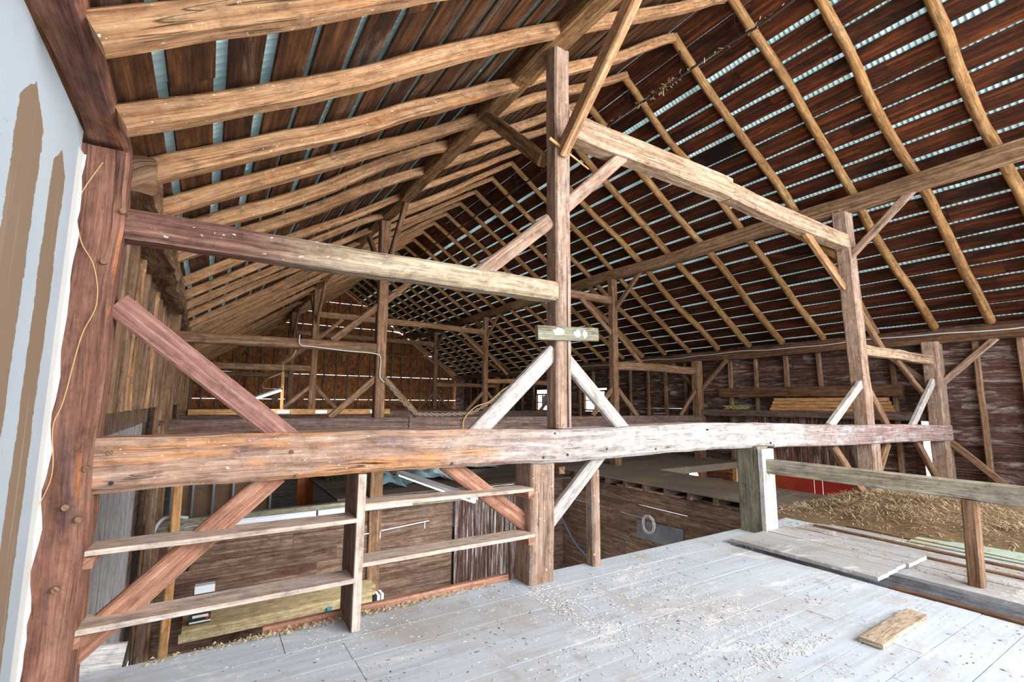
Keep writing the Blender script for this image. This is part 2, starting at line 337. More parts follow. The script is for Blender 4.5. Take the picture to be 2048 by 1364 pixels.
def timber(name, p0, p1, w, h, mat, label=None, cat=None, group=None, up=(0, 0, 1), rough=.008, crook=0., parent=None, seg=.22, rnd_=False, taper=1., ch=.018):
    p0, p1 = V(p0), V(p1); L = (p1-p0).length; n = max(2, int(L/seg)); sd = U(0, 99); up = V(up)
    d = (p1-p0).normalized(); side = d.cross(up).normalized() if d.cross(up).length > 1e-3 else V((1, 0, 0)); uu = side.cross(d)
    path = []
    for i in range(n+1):
        t = i/n; e = min(1, 4*t*(1-t)*1.5)
        path.append(p0.lerp(p1, t)+(side*noise.noise(V((t*L*.45, sd, 1)))+uu*noise.noise(V((t*L*.45, sd, 7))))*crook*e)
    m = MB()
    if rnd_: prof = lambda t: [(a*w*(1+(taper-1)*t), b*h*(1+(taper-1)*t)) for a, b in circ(.5, 12)]
    else: prof = lambda t: hewn(w*(1+(taper-1)*t), h*(1+(taper-1)*t), ch)
    m.sweep(path, prof, up, rough, sd)
    o = m.build(name, mat, parent, smooth=math.radians(50 if rnd_ else 34))
    if label: tag(o, label, cat or 'beam', group)
    return o
def tube(name, pts, r, mat, label=None, cat=None, parent=None, k=6, sub=6, group=None):
    pts = [V(p) for p in pts]; path = []
    for i in range(len(pts)-1):
        a = pts[max(i-1, 0)]; b = pts[i]; c = pts[i+1]; d = pts[min(i+2, len(pts)-1)]
        for j in range(sub):
            t = j/sub; path.append(.5*((2*b)+(c-a)*t+(2*a-5*b+4*c-d)*t*t+(3*b-a-3*c+d)*t**3))
    path.append(pts[-1]); m = MB(); m.sweep(path, lambda t: circ(r, k), V((.13, .21, 1)))
    o = m.build(name, mat, parent, smooth=3)
    if label: tag(o, label, cat, group)
    return o
def empty(name, loc, label, cat, group=None):
    o = bpy.data.objects.new(name, None); COL.objects.link(o); o.location = loc; o.empty_display_size = .1
    bpy.context.view_layer.update(); return tag(o, label, cat, group)
def struct(o): o['kind'] = 'structure'; return o

# ------------------------------------------------------------------ main dimensions (metres; loft floor z=0)
XL, XA, XB, XR = -.60, 2.92, 9.35, 13.02       # left wall, left posts, right posts, right wall
RX, RZ = 6.15, 7.62                            # ridge
PLZ = 3.10
BY = [3.78, 9.52, 16.7, 21.7]                  # cross frames
Y0, Y1 = -4.5, 27.3
def zl(x): return 3.12+(x+.45)*(4.50/6.60)     # underside of roof timbers, left slope
def zr(x): return RZ-(x-RX)*(4.42/6.75)

# ------------------------------------------------------------------ roof
def roof():
    for sgn, mat, pitch, gap, name, f in ((-1, 'roofL', .315, .085, 'ceiling', zl), (1, 'roofR', .372, .075, 'ceiling', zr)):
        m = MB(); x0 = RX; x1 = XL-.35 if sgn < 0 else XR+.35
        a = V((x0, 0, f(x0)+.21)); b = V((x1, 0, f(x1)+.21)); d = (b-a); L = d.length; d.normalize(); nrm = V((-d.z*(-1), 0, 0))
        nrm = d.cross(V((0, 1, 0))); nrm = nrm if nrm.z > 0 else -nrm
        s = .02
        while s < L-.1:
            wb = pitch-gap*U(.55, 1.25)
            if sgn > 0 and s > 4.2: wb = pitch-gap*U(.65, 1.1)
            if s < .5: wb = pitch-.012
            y = Y0-U(0, 2)
            while y < Y1:
                y2 = min(y+U(3.2, 5.0), Y1+.02)
                ya = max(y, Y0)
                if y2 > Y0:
                    c = a+d*(s+wb/2+U(-.006, .006))
                    m.plank(c+V((0, ya-.004, 0)), c+V((0, y2+.004, 0)), wb+U(-.012, .008), .024, nrm, rough=.009, seg=max(1, int((y2-ya)/.5)))
                y = y2
            s += pitch
        o = m.build(name, mat); struct(o)
        # corrugated sheets above the boards
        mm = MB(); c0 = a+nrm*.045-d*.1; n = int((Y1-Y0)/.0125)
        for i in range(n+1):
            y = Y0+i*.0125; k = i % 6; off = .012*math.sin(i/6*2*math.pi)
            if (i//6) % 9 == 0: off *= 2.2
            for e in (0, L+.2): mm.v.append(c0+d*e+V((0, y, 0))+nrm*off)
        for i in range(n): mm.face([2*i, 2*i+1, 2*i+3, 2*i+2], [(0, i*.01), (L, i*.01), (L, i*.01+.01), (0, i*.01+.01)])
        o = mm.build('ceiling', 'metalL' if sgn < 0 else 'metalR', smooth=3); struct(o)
roof()
ordn = ['first', 'second', 'third', 'fourth', 'fifth', 'sixth', 'seventh', 'eighth', 'ninth', 'tenth', 'eleventh', 'twelfth', 'thirteenth', 'fourteenth', 'fifteenth', 'sixteenth', 'seventeenth', 'eighteenth', 'nineteenth', 'twentieth', 'twenty-first', 'twenty-second', 'twenty-third', 'twenty-fourth', 'twenty-fifth', 'twenty-sixth', 'twenty-seventh']
def rafters():
    Lf = [(1.6, 1.75), (2.53, 2.75), (3.3, 3.80), (4.07, 4.76), (4.85, 5.86), (5.62, 6.85), (6.5, 7.8)]; y = 8.87
    while y < 27.2: Lf.append((y-.9+(.0 if y < 12 else .4), y)); y += .985
    for i, (yf, yr) in enumerate(Lf):
        xf = -.52; w = U(.125, .15) if i < 7 else .115; h = U(.14, .165) if i < 7 else .13
        timber('roof_rafter', (xf, yf, zl(xf)+.075), (RX+.02, yr, zl(RX)+.06), w, h*.98, 'rafterL', 'hewn rafter on the left roof slope, %s in view counted from the near end' % ordn[i], 'rafter', 'hewn rafters of the left roof slope', rough=.012, crook=.09, up=(-.55, 0, .8), taper=.86)
    Rf = [.9, 1.87, 2.82, 3.76, 4.74, 5.93, 6.93, 7.85]; y = 8.87
    while y < 27.2: Rf.append(y); y += .985
    for i, yy in enumerate(Rf):
        xf = XR-.08; w = U(.125, .15)
        timber('roof_rafter', (RX-.02, yy+U(-.03, .03), zr(RX)+.075), (xf, yy+U(-.06, .06), zr(xf)+.08), w*.95, w, 'rafterR', 'round pole rafter on the right roof slope, %s counted from the near end' % ordn[i], 'rafter', 'pole rafters of the right roof slope', rough=.014, crook=.085, rnd_=True, taper=1.22, up=(.55, 0, .8))
rafters()

# ------------------------------------------------------------------ long timbers
timber('purlin_beam', (2.86, Y0, 5.40), (2.86, 4.3, 5.44), .24, .27, 'purlin', 'thick hewn purlin under the left rafters, near length above the tall centre post', 'beam', up=(0, 0, 1), rough=.018, crook=.06)
timber('purlin_beam', (2.86, 4.3, 5.44), (2.88, Y1, 5.42), .22, .25, 'purlin', 'hewn purlin under the left rafters, far length running to the gable', 'beam', rough=.02, crook=.10)
timber('purlin_beam', (9.3, Y0, 5.12), (9.3, 14.6, 5.12), .2, .27, 'purlinR', 'long squared purlin carrying the right slope rafters', 'beam', rough=.007, crook=.04)
timber('purlin_beam', (9.3, 14.6, 5.16), (9.3, Y1, 5.16), .2, .24, 'plate', 'crooked dark far purlin under the right rafters', 'beam', rough=.02, crook=.3)
timber('wall_plate_beam', (-.675, Y0, 3.28), (-.675, 3.95, 3.26), .28, .24, 'redpost', 'hewn reddish wall plate running above the drywall to the corner post', 'beam', rough=.012, crook=.02)
timber('wall_plate_beam', (-.55, 3.95, 3.12), (-.55, Y1, 3.12), .30, .24, 'bark', 'barky wall plate under the left rafter feet beyond the red-brown post', 'beam', rough=.04, crook=.05)
timber('wall_plate_beam', (12.95, Y0, 3.02), (12.95, Y1, 3.06), .22, .27, 'plate', 'dark squared wall plate along the top of the right wall', 'beam', rough=.008, crook=.04)
pts = []
y = Y0
while y < 22: pts.append((12.82, y, 3.08+.02*math.sin(y*1.7)+.012*math.sin(y*4.1))); y += .5
tube('power_cable', pts, .014, 'cableW', 'white power cable strung along the right wall plate', 'cable', sub=2)

# ------------------------------------------------------------------ cross frames
near = ['nearest frame', 'second frame', 'third frame', 'farthest frame']
def frame(i):
    y = BY[i]; nm = near[i]; f = 'post' if i == 0 else 'postfar'; g = 'brace'
    def T(a, b, w, h, mat, label, name='frame_post', cat='post', **k): return timber(name, a, b, w, h, mat, label, cat, **k)
    up = (0, 1, 0)
    # posts (w across, h deep)
    if i:
        T((2.90, y, 1.28), (2.88, y, 5.3), .2, .2, f, 'tall left post of the %s, squared brown timber' % nm, up=up)
        T((9.3, y, 1.28), (9.3, y, 5.0), .19, .2, f, 'tall right post of the %s, under the right purlin' % nm, up=up)
        T((12.82, y, -1.2), (12.82, y, 2.92), .26, .24, f, 'right wall post of the %s' % nm, up=up)
        T((-.56, y, -2.6), (-.56, y, 3.0), .24, .24, f, 'left wall post of the %s' % nm, up=up)
        T((9.3, y, -1.2), (9.3, y, 1.02), .24, .24, f, 'lower right post under the tie beam of the %s' % nm, up=up)
        T((2.9, y, -2.6), (2.9, y, 1.0), .24, .24, f, 'lower left post under the tie beam of the %s' % nm, up=up)
        T((-.6, y, 1.155), (13.0, y, 1.11), .24, .30, 'tie2', 'long dark tie beam of the %s' % nm, 'tie_beam', 'beam', rough=.006, up=(0, 0, 1))
        T((-.45, y, 2.64), (2.8, y, 2.66), .16, .18, f, 'left aisle girt of the %s' % nm, 'girt_beam', 'beam')
        T((3.0, y, 4.46), (9.2, y, 4.40), .16, .2, f, 'high middle girt of the %s between its tall posts' % nm, 'girt_beam', 'beam', crook=.05)
        T((9.38, y, 2.62 if i == 1 else 2.45), (12.7, y, 2.62 if i == 1 else 2.45), .15, .22 if i == 1 else .17, f if i == 1 else 'rafterL', 'right aisle girt of the %s' % nm, 'girt_beam', 'beam', crook=.05)
    z = 1.30
    def B(a, b, w, h, mat, lab, **k): return timber('timber_brace', a, b, w, h, mat, lab, 'brace', up=(0, 1, 0), rough=.004, **k)
    if i:
        B((2.85, y, 2.10), (1.98, y, 1.30), .12, .08, f, 'foot brace left of the tall left post, %s' % nm)
        B((2.95, y, 2.10), (3.75, y, 1.30), .12, .08, f, 'foot brace right of the tall left post, %s' % nm)
        B((2.85, y, 3.55), (1.95, y, 2.75), .13, .08, f, 'brace from the left girt up to the tall left post, %s' % nm)
        B((2.95, y, 3.62), (3.75, y, 4.38), .12, .08, f, 'brace from the tall left post up to the middle girt, %s' % nm)
        B((9.25, y, 2.02), (8.5, y, 1.28), .12, .08, f, 'foot brace left of the tall right post, %s' % nm)
        B((9.38, y, 2.02), (10.15, y, 1.26), .12, .08, f, 'foot brace right of the tall right post, %s' % nm)
        B((9.22, y, 3.5), (8.15, y, 4.36), .12, .08, f, 'brace from the tall right post up to the middle girt, %s' % nm)
        B((9.4, y, 3.55), (10.35, y, 2.74), .12, .08, f, 'brace from the tall right post down to the right girt, %s' % nm)
        B((12.7, y, 2.0), (11.95, y, 1.24), .11, .08, f, 'foot brace beside the right wall post, %s' % nm)
    # braces along the barn
    def P(a, b, w, mat, lab, h=.09): return timber('timber_brace', a, b, w, h, mat, lab, 'brace', up=(1, 0, 0), rough=.004)
    if i == 0:
        P((2.90, 3.66, 4.14), (2.9, 2.35, 5.38), .16, 'rafterL', 'long orange-brown brace from the tall centre post up toward the near purlin', h=.10)
        P((2.84, 3.9, 4.16), (2.84, 5.25, 5.42), .15, 'purlin', 'brace from the back of the tall centre post up to the left purlin', h=.10)
    else:
        P((2.90, y-.08, 4.16), (2.9, y-1.2, 5.32), .13, f, 'lengthwise brace up to the left purlin, near side of the %s' % nm)
        P((2.90, y+.08, 4.16), (2.9, y+1.2, 5.32), .13, f, 'lengthwise brace up to the left purlin, far side of the %s' % nm)
    P((9.33, y-.08, 4.18), (9.33, y-1.05, 5.06), .12, f if i else 'post', 'lengthwise brace up to the right purlin, near side of the %s' % nm)
    P((9.33, y+.08, 4.18), (9.33, y+1.05, 5.06), .12, f if i else 'rafterR', 'lengthwise brace up to the right purlin, far side of the %s' % nm)
    P((12.9, y-.1, 2.05), (12.9, y-1.0, 2.92), .12, f, 'brace from the right wall post up to the plate, near side of the %s' % nm)
    if i == 1 or i == 0: P((12.9, y+.1, 2.05), (12.9, y+1.0, 2.92), .12, f, 'brace from the right wall post up to the plate, far side of the %s' % nm)
for i in range(4): frame(i)

# ------------------------------------------------------------------ nearest frame in detail
y = 3.78
L1 = timber('corner_post', (-.61, 3.72, -2.7), (-.63, 3.72, 3.10), .25, .25, 'redpost', 'massive red-brown hewn post beside the drywall at the left', 'post', up=(0, 1, 0), rough=.016, crook=.02, seg=.12)
for (a, b, c) in ((-.50, 3.59, 2.72), (-.56, 3.59, 2.40), (-.53, 3.59, 1.22), (-.60, 3.59, 1.02), (-.54, 3.59, .95), (-.60, 3.59, .6)):
    m = MB(); m.sweep([V((a, b-.028, c)), V((a, b+.05, c))], lambda t: circ(.017, 8)); m.build('peg', 'stud', L1)
A1 = timber('frame_post', (2.915, 3.74, 1.36), (2.915, 3.74, 5.32), .19, .18, 'post', 'tall split centre post of the nearest frame, standing on the big tie beam', 'post', up=(0, 1, 0), rough=.006, seg=.15)
timber('frame_post', (2.66, 3.80, -.0), (2.67, 3.80, 1.09), .27, .27, 'post', 'stout post under the big tie beam, standing on the grey floor', 'post', up=(0, 1, 0), rough=.006, seg=.12)
timber('frame_post', (3.40, 3.82, 0), (3.40, 3.82, .93), .11, .12, 'post', 'slim short post right of the stout post at the floor edge', 'post', up=(0, 1, 0), rough=.004)
timber('frame_post', (9.54, 3.79, 1.2), (9.33, 3.79, 5.02), .25, .23, 'post', 'tall right post of the nearest frame, under the right purlin', 'post', up=(0, 1, 0), rough=.012, seg=.15)
timber('frame_post', (9.60, 3.79, -.3), (9.58, 3.79, 1.02), .30, .26, 'post', 'thick lower right post standing in the hay', 'post', up=(0, 1, 0), rough=.008)
timber('frame_post', (12.84, 3.76, -.6), (12.84, 3.76, 2.92), .36, .26, 'post', 'wide right wall post of the nearest frame with peg holes', 'post', up=(0, 1, 0), rough=.008)
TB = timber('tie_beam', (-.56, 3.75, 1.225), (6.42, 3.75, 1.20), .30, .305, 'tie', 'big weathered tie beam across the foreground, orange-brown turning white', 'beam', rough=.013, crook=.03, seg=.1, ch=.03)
timber('tie_beam', (6.42, 3.75, 1.19), (13.0, 3.745, 1.04), .27, .31, 'tie_right', 'stained right tie beam from the whitened joint to the right wall post', 'beam', rough=.006, crook=.02, seg=.15)
timber('girt_beam', (-.53, 3.74, 2.68), (2.84, 3.74, 2.69), .19, .19, 'girtL', 'hewn left girt of the nearest frame, purple-brown turning cream', 'beam', rough=.012, crook=.02, seg=.1, ch=.03)
timber('girt_beam', (3.0, 3.76, 4.53), (5.86, 3.76, 4.53), .22, .28, 'girtR', 'dusty cream high girt, deeper length up to the notch', 'beam', rough=.008, crook=.03, seg=.15)
timber('girt_beam', (5.86, 3.76, 4.50), (9.2, 3.76, 4.42), .20, .25, 'girtR', 'dusty cream high girt, length from the notch to the tall right post', 'beam', rough=.008, crook=.03, seg=.15)
timber('girt_beam', (9.45, 3.78, 2.56), (12.66, 3.78, 2.54), .16, .18, 'girtR', 'low rough girt between the tall right post and the right wall post', 'beam', rough=.014, crook=.06)
def B(a, b, w, h, mat, lab, **k): return timber('timber_brace', a, b, w, h, mat, lab, 'brace', up=(0, 1, 0), rough=.003, **k)
B((-.50, 3.72, 2.18), (.52, 3.72, 1.33), .15, .075, 'brace', 'long purple-brown brace from the red-brown post down to the big tie beam')
B((.46, 3.80, 1.10), (-.60, 3.80, .12), .15, .075, 'bracelow', 'long red-brown brace from under the big tie beam down to the red-brown post')
B((2.80, 3.74, 3.42), (1.90, 3.74, 2.66), .14, .08, 'post', 'brace between the tall centre post and the left girt')
B((3.0, 3.74, 3.62), (3.85, 3.74, 4.42), .14, .08, 'post', 'brace between the tall centre post and the high girt')
B((2.84, 3.74, 2.10), (1.98, 3.74, 1.32), .15, .08, 'palebrace', 'pale grey foot brace left of the tall centre post')
B((2.98, 3.74, 2.04), (3.78, 3.74, 1.32), .14, .08, 'palebrace', 'pale grey foot brace right of the tall centre post')
B((1.74, 3.80, 1.10), (2.60, 3.80, .48), .14, .08, 'bracelow', 'reddish brace under the tie beam, left of the stout post')
B((2.78, 3.78, .46), (3.50, 3.78, 1.10), .13, .08, 'palebrace', 'grey-brown brace under the tie beam, right of the stout post')
B((9.44, 3.76, 1.98), (8.22, 3.76, 1.26), .13, .09, 'palebrace', 'pale grey foot brace left of the tall right post')
B((9.62, 3.78, 1.98), (10.4, 3.78, 1.2), .13, .09, 'postfar', 'brown foot brace right of the tall right post')
B((9.12, 3.78, 3.60), (7.95, 3.78, 4.36), .12, .09, 'rafterL', 'yellowish brace from the tall right post up to the high girt')
B((9.52, 3.78, 3.35), (10.5, 3.78, 2.58), .12, .09, 'postfar', 'brace from the tall right post down to the low rough girt')
B((12.70, 3.76, 2.1), (11.3, 3.76, 1.14), .13, .09, 'palebrace', 'grey foot brace leaning left of the right wall post')
B((12.55, 3.84, 1.75), (11.2, 3.84, 2.48), .10, .08, 'postfar', 'brace from the right wall post up to the low rough girt')
B((9.2, 3.78, .2), (8.3, 3.78, .98), .13, .09, 'postfar', 'brace under the right tie beam, left of the thick lower post')
B((9.6, 3.78, .2), (10.3, 3.78, .92), .13, .09, 'postfar', 'brace under the right tie beam, right of the thick lower post')
B((12.55, 3.78, .05), (11.6, 3.78, .94), .13, .09, 'postfar', 'brace under the right tie beam beside the right wall post')
timber('timber_brace', (12.9, 3.62, .85), (12.9, 2.7, -.1), .13, .09, 'postfar', 'brace from the right wall post down to the near wall', 'brace', up=(1, 0, 0))
for (x, z, r) in ((-.44, 1.30, .016), (-.42, 1.13, .012), (.52, 1.26, .014), (.56, 1.10, .013), (1.72, 1.11, .013), (2.62, 1.11, .012), (2.75, 1.32, .011), (2.9, 1.12, .012), (3.4, 1.15, .010), (4.1, 1.12, .010), (5.0, 1.3, .010), (6.3, 1.1, .012)):
    m = MB(); m.sweep([V((x, 3.592, z)), V((x, 3.64, z))], lambda t: circ(r, 8)); m.build('peg', 'stud' if r > .0125 else 'black', TB)
# cross plank nailed on the centre post, with flaking paint
cp = timber('nailed_plank', (2.56, 3.62, 2.25), (3.31, 3.62, 2.29), .045, .135, 'greenpost', 'short cross plank with white paint patches nailed on the centre post', 'plank', rough=.003)
for x, w_ in ((2.80, .13), (3.03, .09), (3.13, .06)):
    m = MB(); k = 14; base = [V((x+math.cos(6.283*j/k)*w_/2*(1+U(-.2, .2)), 3.592, 2.275+math.sin(6.283*j/k)*.034*(1+U(-.3, .3)))) for j in range(k)]
    m.v = base+[p+V((0, .004, 0)) for p in base]
    m.face(list(range(k))[::-1], [(0, 0)]*k)
    for j in range(k): m.face([j, (j+1) % k, k+(j+1) % k, k+j], [(0, 0)]*4)
    m.build('paint_patch', 'paint', cp)
for (a, b, c, d) in ((2.965, 3.70, 4.16, 'wooden peg sticking out right of the tall centre post'),):
    pass
m = MB(); m.sweep([V((2.7, 3.6, 4.22)), V((3.3, 3.70, 4.10))], lambda t: circ(.016*(1-.5*t), 8)); m.build('peg', 'newwood', A1)
m = MB(); m.sweep([V((2.95, 3.644, 1.37)), V((2.95, 3.644, 3.05))], lambda t: [(-.006*(1-t)-.001, -.004), (.006*(1-t)+.001, -.004), (.006*(1-t)+.001, .004), (-.006*(1-t)-.001, .004)], V((0, 1, 0)), .004, 3); m.build('crack', 'black', A1)

# ------------------------------------------------------------------ rack of long boards under the tie beam
def board(a, b, w, h, mat, lab, up=(0, 0, 1), **k): return timber('rack_board', a, b, w, h, mat, lab, 'board', up=up, rough=.004, ch=.004, **k)
st = timber('rack_upright', (1.005, 3.80, 0), (1.005, 3.80, 1.08), .055, .34, 'pitboard2', 'brown upright plank between the two sets of rack boards', 'plank', up=(0, 1, 0), rough=.004, ch=.004)
m = MB(); m.box((1.005, 3.618, .54), (.057, .024, 1.07)); m.build('lit_edge_strip', 'shelf', st)  # pale strip: light on the upright's front edge put into colour
board((-.52, 3.72, .755), (.98, 3.72, .755), .24, .03, 'shelf', 'upper dusty rack board left of the brown upright')
board((-.54, 3.72, .345), (.98, 3.72, .345), .24, .03, 'shelf', 'lower dusty rack board left of the brown upright')
board((1.03, 3.72, .85), (2.53, 3.72, .83), .20, .03, 'shelf', 'upper dusty rack board between the upright and the stout post')
board((1.03, 3.72, .44), (2.53, 3.72, .44), .22, .03, 'shelf', 'lower dusty rack board between the upright and the stout post')
for x, z, d in ((-.49, .705, 'upper board at the red-brown post'), (-.51, .295, 'lower board at the red-brown post'), (2.49, .79, 'upper board at the stout post'), (2.49, .40, 'lower board at the stout post')):
    o = timber('shelf_cleat', (x, 3.6, z), (x, 3.84, z), .06, .06, 'bracelow', 'small wooden cleat under the %s' % d, 'cleat', rough=.002, ch=.004)

# ------------------------------------------------------------------ right railing
g = timber('rail_post', (6.05, 3.71, 0), (6.05, 3.71, 1.07), .24, .30, 'greenpost', 'greenish weathered post holding the end of the railing', 'post', up=(0, 1, 0), rough=.005)
m = MB(); m.box((6.055, 3.53, .52), (.26, .055, 1.04), jit=.003); m.build('side_board', 'whiteboard', g)
timber('hand_rail', (6.04, 3.50, .83), (6.00, -2.0, .81), .08, .18, 'rail', 'long weathered handrail running from the greenish post to the right edge', 'railing', rough=.004, crook=.02)
timber('rail_post', (5.96, 1.60, 0), (6.0, 1.60, .74), .11, .11, 'postfar', 'brown prop post under the handrail beside the floor opening', 'post', up=(0, 1, 0), rough=.003)
timber('rail_post', (5.96, -1.2, 0), (6.0, -1.2, .74), .11, .11, 'postfar', 'brown prop post under the handrail, toward the near gable', 'post', up=(0, 1, 0), rough=.003)

# ------------------------------------------------------------------ floors
def near_floor():
    m = MB(); seams = [3.90, 3.55, 3.25, 2.96, 2.67, 2.38, 2.15, 1.94, 1.67, 1.39, 1.12, .85, .58, .3]
    while seams[-1] > Y0: seams.append(seams[-1]-.27)
    for k in range(len(seams)-1):
        y1, y0 = seams[k], seams[k+1]
        # trap door opening: x 5.2..5.92 for y<3.55 is open / lid
        segs = []
        xs = XL+.05; xe = 5.20 if y1 < 3.56 else 7.30
        cuts = [xs, U(.5, 2.2), U(2.7, 4.6), xe]
        if y1 > 3.8: cuts = [xs, .55, 2.5, 5.0, xe]
        for a, b in zip(cuts, cuts[1:]):
            if b-a > .15: m.plank((a+.002, (y0+y1)/2, -.02), (b-.002, (y0+y1)/2, -.02+U(-.002, .002)), (y1-y0)-.007, .04, (0, 0, 1))
    m.box((3.35, 3.88, -.13), (7.9, .05, .18))
    m.box((2.3, 1.0, -.09), (5.8, 5.6, .07))
    return m
struct(near_floor().build('floor', 'floor'))
def right_floor():
    m = MB(); x = 5.73
    while x < 12.9:
        w_ = U(.2, .28); m.plank((x+w_/2, Y0, -.02+U(-.005, .005)), (x+w_/2, 3.55 if x < 7.5 else 4.25, -.02), w_-.012, .04, (0, 0, 1)); x += w_
    m.box((9.4, .0, -.09), (7.2, 8.0, .06)); return m
struct(right_floor().build('floor', 'lid'))
# sides of the slot in the floor
m = MB(); m.box((5.75, .2, -.6), (.04, 7.0, 1.14)); m.box((5.18, .2, -.2), (.04, 7.0, .32)); m.box((5.5, 3.58, -.6), (.7, .04, 1.14)); struct(m.build('floor', 'slotside'))
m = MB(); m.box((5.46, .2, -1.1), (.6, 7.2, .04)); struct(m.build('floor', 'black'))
m = MB(); m.box((5.245, .05, -.01), (.07, 3.9, .05)); struct(m.build('trim_1', 'plate'))
# trap door lid
lid = empty('trap_door_lid', (5.8, 2.9, .02), 'dusty grey trap door lid lying over the slot in the floor', 'trap door')
x = 5.24
for k in range(5):
    w_ = .235; m = MB(); m.plank((x+w_/2, 2.10+U(-.015, .015), .04), (x+w_/2, 3.54, .04+U(-.003, .003)), w_-.008, .035, (0, 0, 1), rough=.003, seg=6); m.build('lid_board', 'lid', lid); x += w_
timber('loose_board', (3.88, 1.62, .02), (4.72, 1.64, .02), .14, .03, 'dustyboard', 'short loose dusty board lying alone on the grey floor', 'board', rough=.003, ch=.004)
for k, (a, b, yA, yB, z) in enumerate(((6.52, 6.56, .4, 3.5, .012), (6.85, 6.95, .8, 3.45, .015), (7.2, 7.3, 1.2, 3.2, .012))):
    timber('floor_batten', (a, yA, z), (b, yB, z), .05, .022, 'postfar', ['brown batten on the right floor nearest the lid', 'brown batten on the right floor, middle of the three', 'brown batten on the right floor closest to the hay'][k], 'batten', rough=.004, ch=.004)
m = MB(); m.plank((7.55, .2, .012), (7.5, 2.5, .012), .75, .012, (0, 0, 1)); tag(m.build('painted_sheet', 'green'), 'pale green painted sheet lying half under the hay', 'sheet')
# deck right of the pit
def deckR():
    m = MB(); x = 7.72
    while x < 9.5:
        w_ = .225; m.plank((x+w_/2, 4.25, -.03), (x+w_/2, 14.6, -.03), w_-.01, .04, (0, 0, 1), seg=3); x += w_
    yy = 8.35
    while yy < 14.6: m.plank((9.5, yy+.12, -.03), (12.95, yy+.12, -.03), .23, .04, (0, 0, 1)); yy += .24
    m.box((11.25, 8.33, -.10), (3.5, .05, .17)); m.box((9.50, 6.3, -.10), (.05, 4.1, .14)); return m
struct(deckR().build('floor', 'deck'))
def plankwall(name, mat, p0, p1, z0, z1, wid, gap=.006, thick=.03, vertical=False, nrm=None, vary=.03, rough=.003, nlen=3.):
    m = MB(); p0, p1 = V((p0[0], p0[1], 0)), V((p1[0], p1[1], 0)); d = (p1-p0); L = d.length; d.normalize(); n = d.cross(V((0, 0, 1)))
    if vertical:
        s = 0
        while s < L-.02:
            w_ = min(wid+U(-vary, vary), L-s); c = p0+d*(s+w_/2); m.plank(c+V((0, 0, z0)), c+V((0, 0, z1)), w_-gap, thick, n, rough=rough, seg=2)
            s += w_
    else:
        z = z1
        while z > z0+.02:
            w_ = min(wid+U(-vary, vary), z-z0); s = -U(0, nlen*.7)
            while s < L:
                e = min(s+nlen*U(.7, 1.3), L); a = max(s, 0)
                if e-a > .03: m.plank(p0+d*(a+.002)+V((0, 0, z-w_/2)), p0+d*(e-.002)+V((0, 0, z-w_/2)), thick*U(.9, 1.1), w_-gap, (0, 0, 1), rough=rough, seg=max(1, int((e-a)/.7)))
                s = e
            z -= w_
    return struct(m.build(name, mat))
# pit: lower room
m = MB(); m.box((6.2, 9.5, -2.75), (13.6, 18, .06)); struct(m.build('floor', 'lowfloor'))
plankwall('wall_lower_far', 'pitboard', (-.5, 9.5), (4.55, 9.5), -2.7, -.42, .26, .006)
plankwall('wall_lower_streaked', 'streak', (4.55, 9.38), (6.35, 9.38), -2.7, -.35, .15, .01, vertical=True)
plankwall('wall_lower_corner', 'pitboard', (6.35, 9.9), (7.8, 9.9), -2.7, -.2, .3)
plankwall('wall_lower_right', 'pitboard2', (7.78, 3.9), (7.84, 10.0), -2.7, -.20, .27, .008, rough=.006, nlen=4)
m = MB()
for k in range(11): m.box((8.3, 4.4+k*.55, -.12), (1.1, .07, .13))
struct(m.build('trim_2', 'pitboard2'))
m = MB(); m.box((8.9, 7, -.22), (1.6, 6, .02)); struct(m.build('ceiling', 'tarp'))
timber('header_beam', (-.62, 9.36, -.33), (6.35, 9.36, -.33), .16, .2, 'greenpost', 'grey weathered header beam across the top of the lower far wall', 'beam', rough=.006)
timber('lower_stud', (-.25, 8.9, -2.6), (-.25, 8.9, .9), .12, .10, 'newwood', 'orange-brown stud at the left end of the lower far wall', 'stud', up=(0, 1, 0))
timber('lower_stud', (-.50, 8.2, -2.6), (-.50, 8.2, 1.0), .10, .16, 'pitboard2', 'mouldy wide stud beside the whitewashed panel', 'stud', up=(0, 1, 0))
# deck beyond the header beam, seen under the tie
m = MB(); yy = 9.5
while yy < 15.5: m.plank((2.2, yy+.12, -.22), (7.75, yy+.12, -.22), .235, .04, (0, 0, 1)); yy += .24
struct(m.build('floor', 'lowfloor'))
plankwall('wall_lower_back', 'drybrown', (-.5, 12.6), (1.45, 12.6), -2.7, .6, .9)
for k in range(6):
    timber('steel_stud', (-.45+k*.37, 12.45, -2.7), (-.45+k*.37, 12.45, .6), .04, .04, 'steel', 'thin grey steel stud in front of the brown board, %s from the left' % ordn[k], 'stud', 'steel studs before the brown board', up=(0, 1, 0), rough=0, ch=.003)
for k, (x, lab) in enumerate(((2.05, 'orange lit board standing left of the netting'), (2.24, 'orange lit board right against the netting'))):
    timber('upright_board', (x, 12.5, -1.2), (x, 12.5, .9), .17, .04, 'orangewood', lab, 'board', up=(0, 1, 0), ch=.003)
plankwall('wall_lower_end', 'whitewall', (-.85, 15.8), (8.2, 15.8), -2.7, .5, .5)
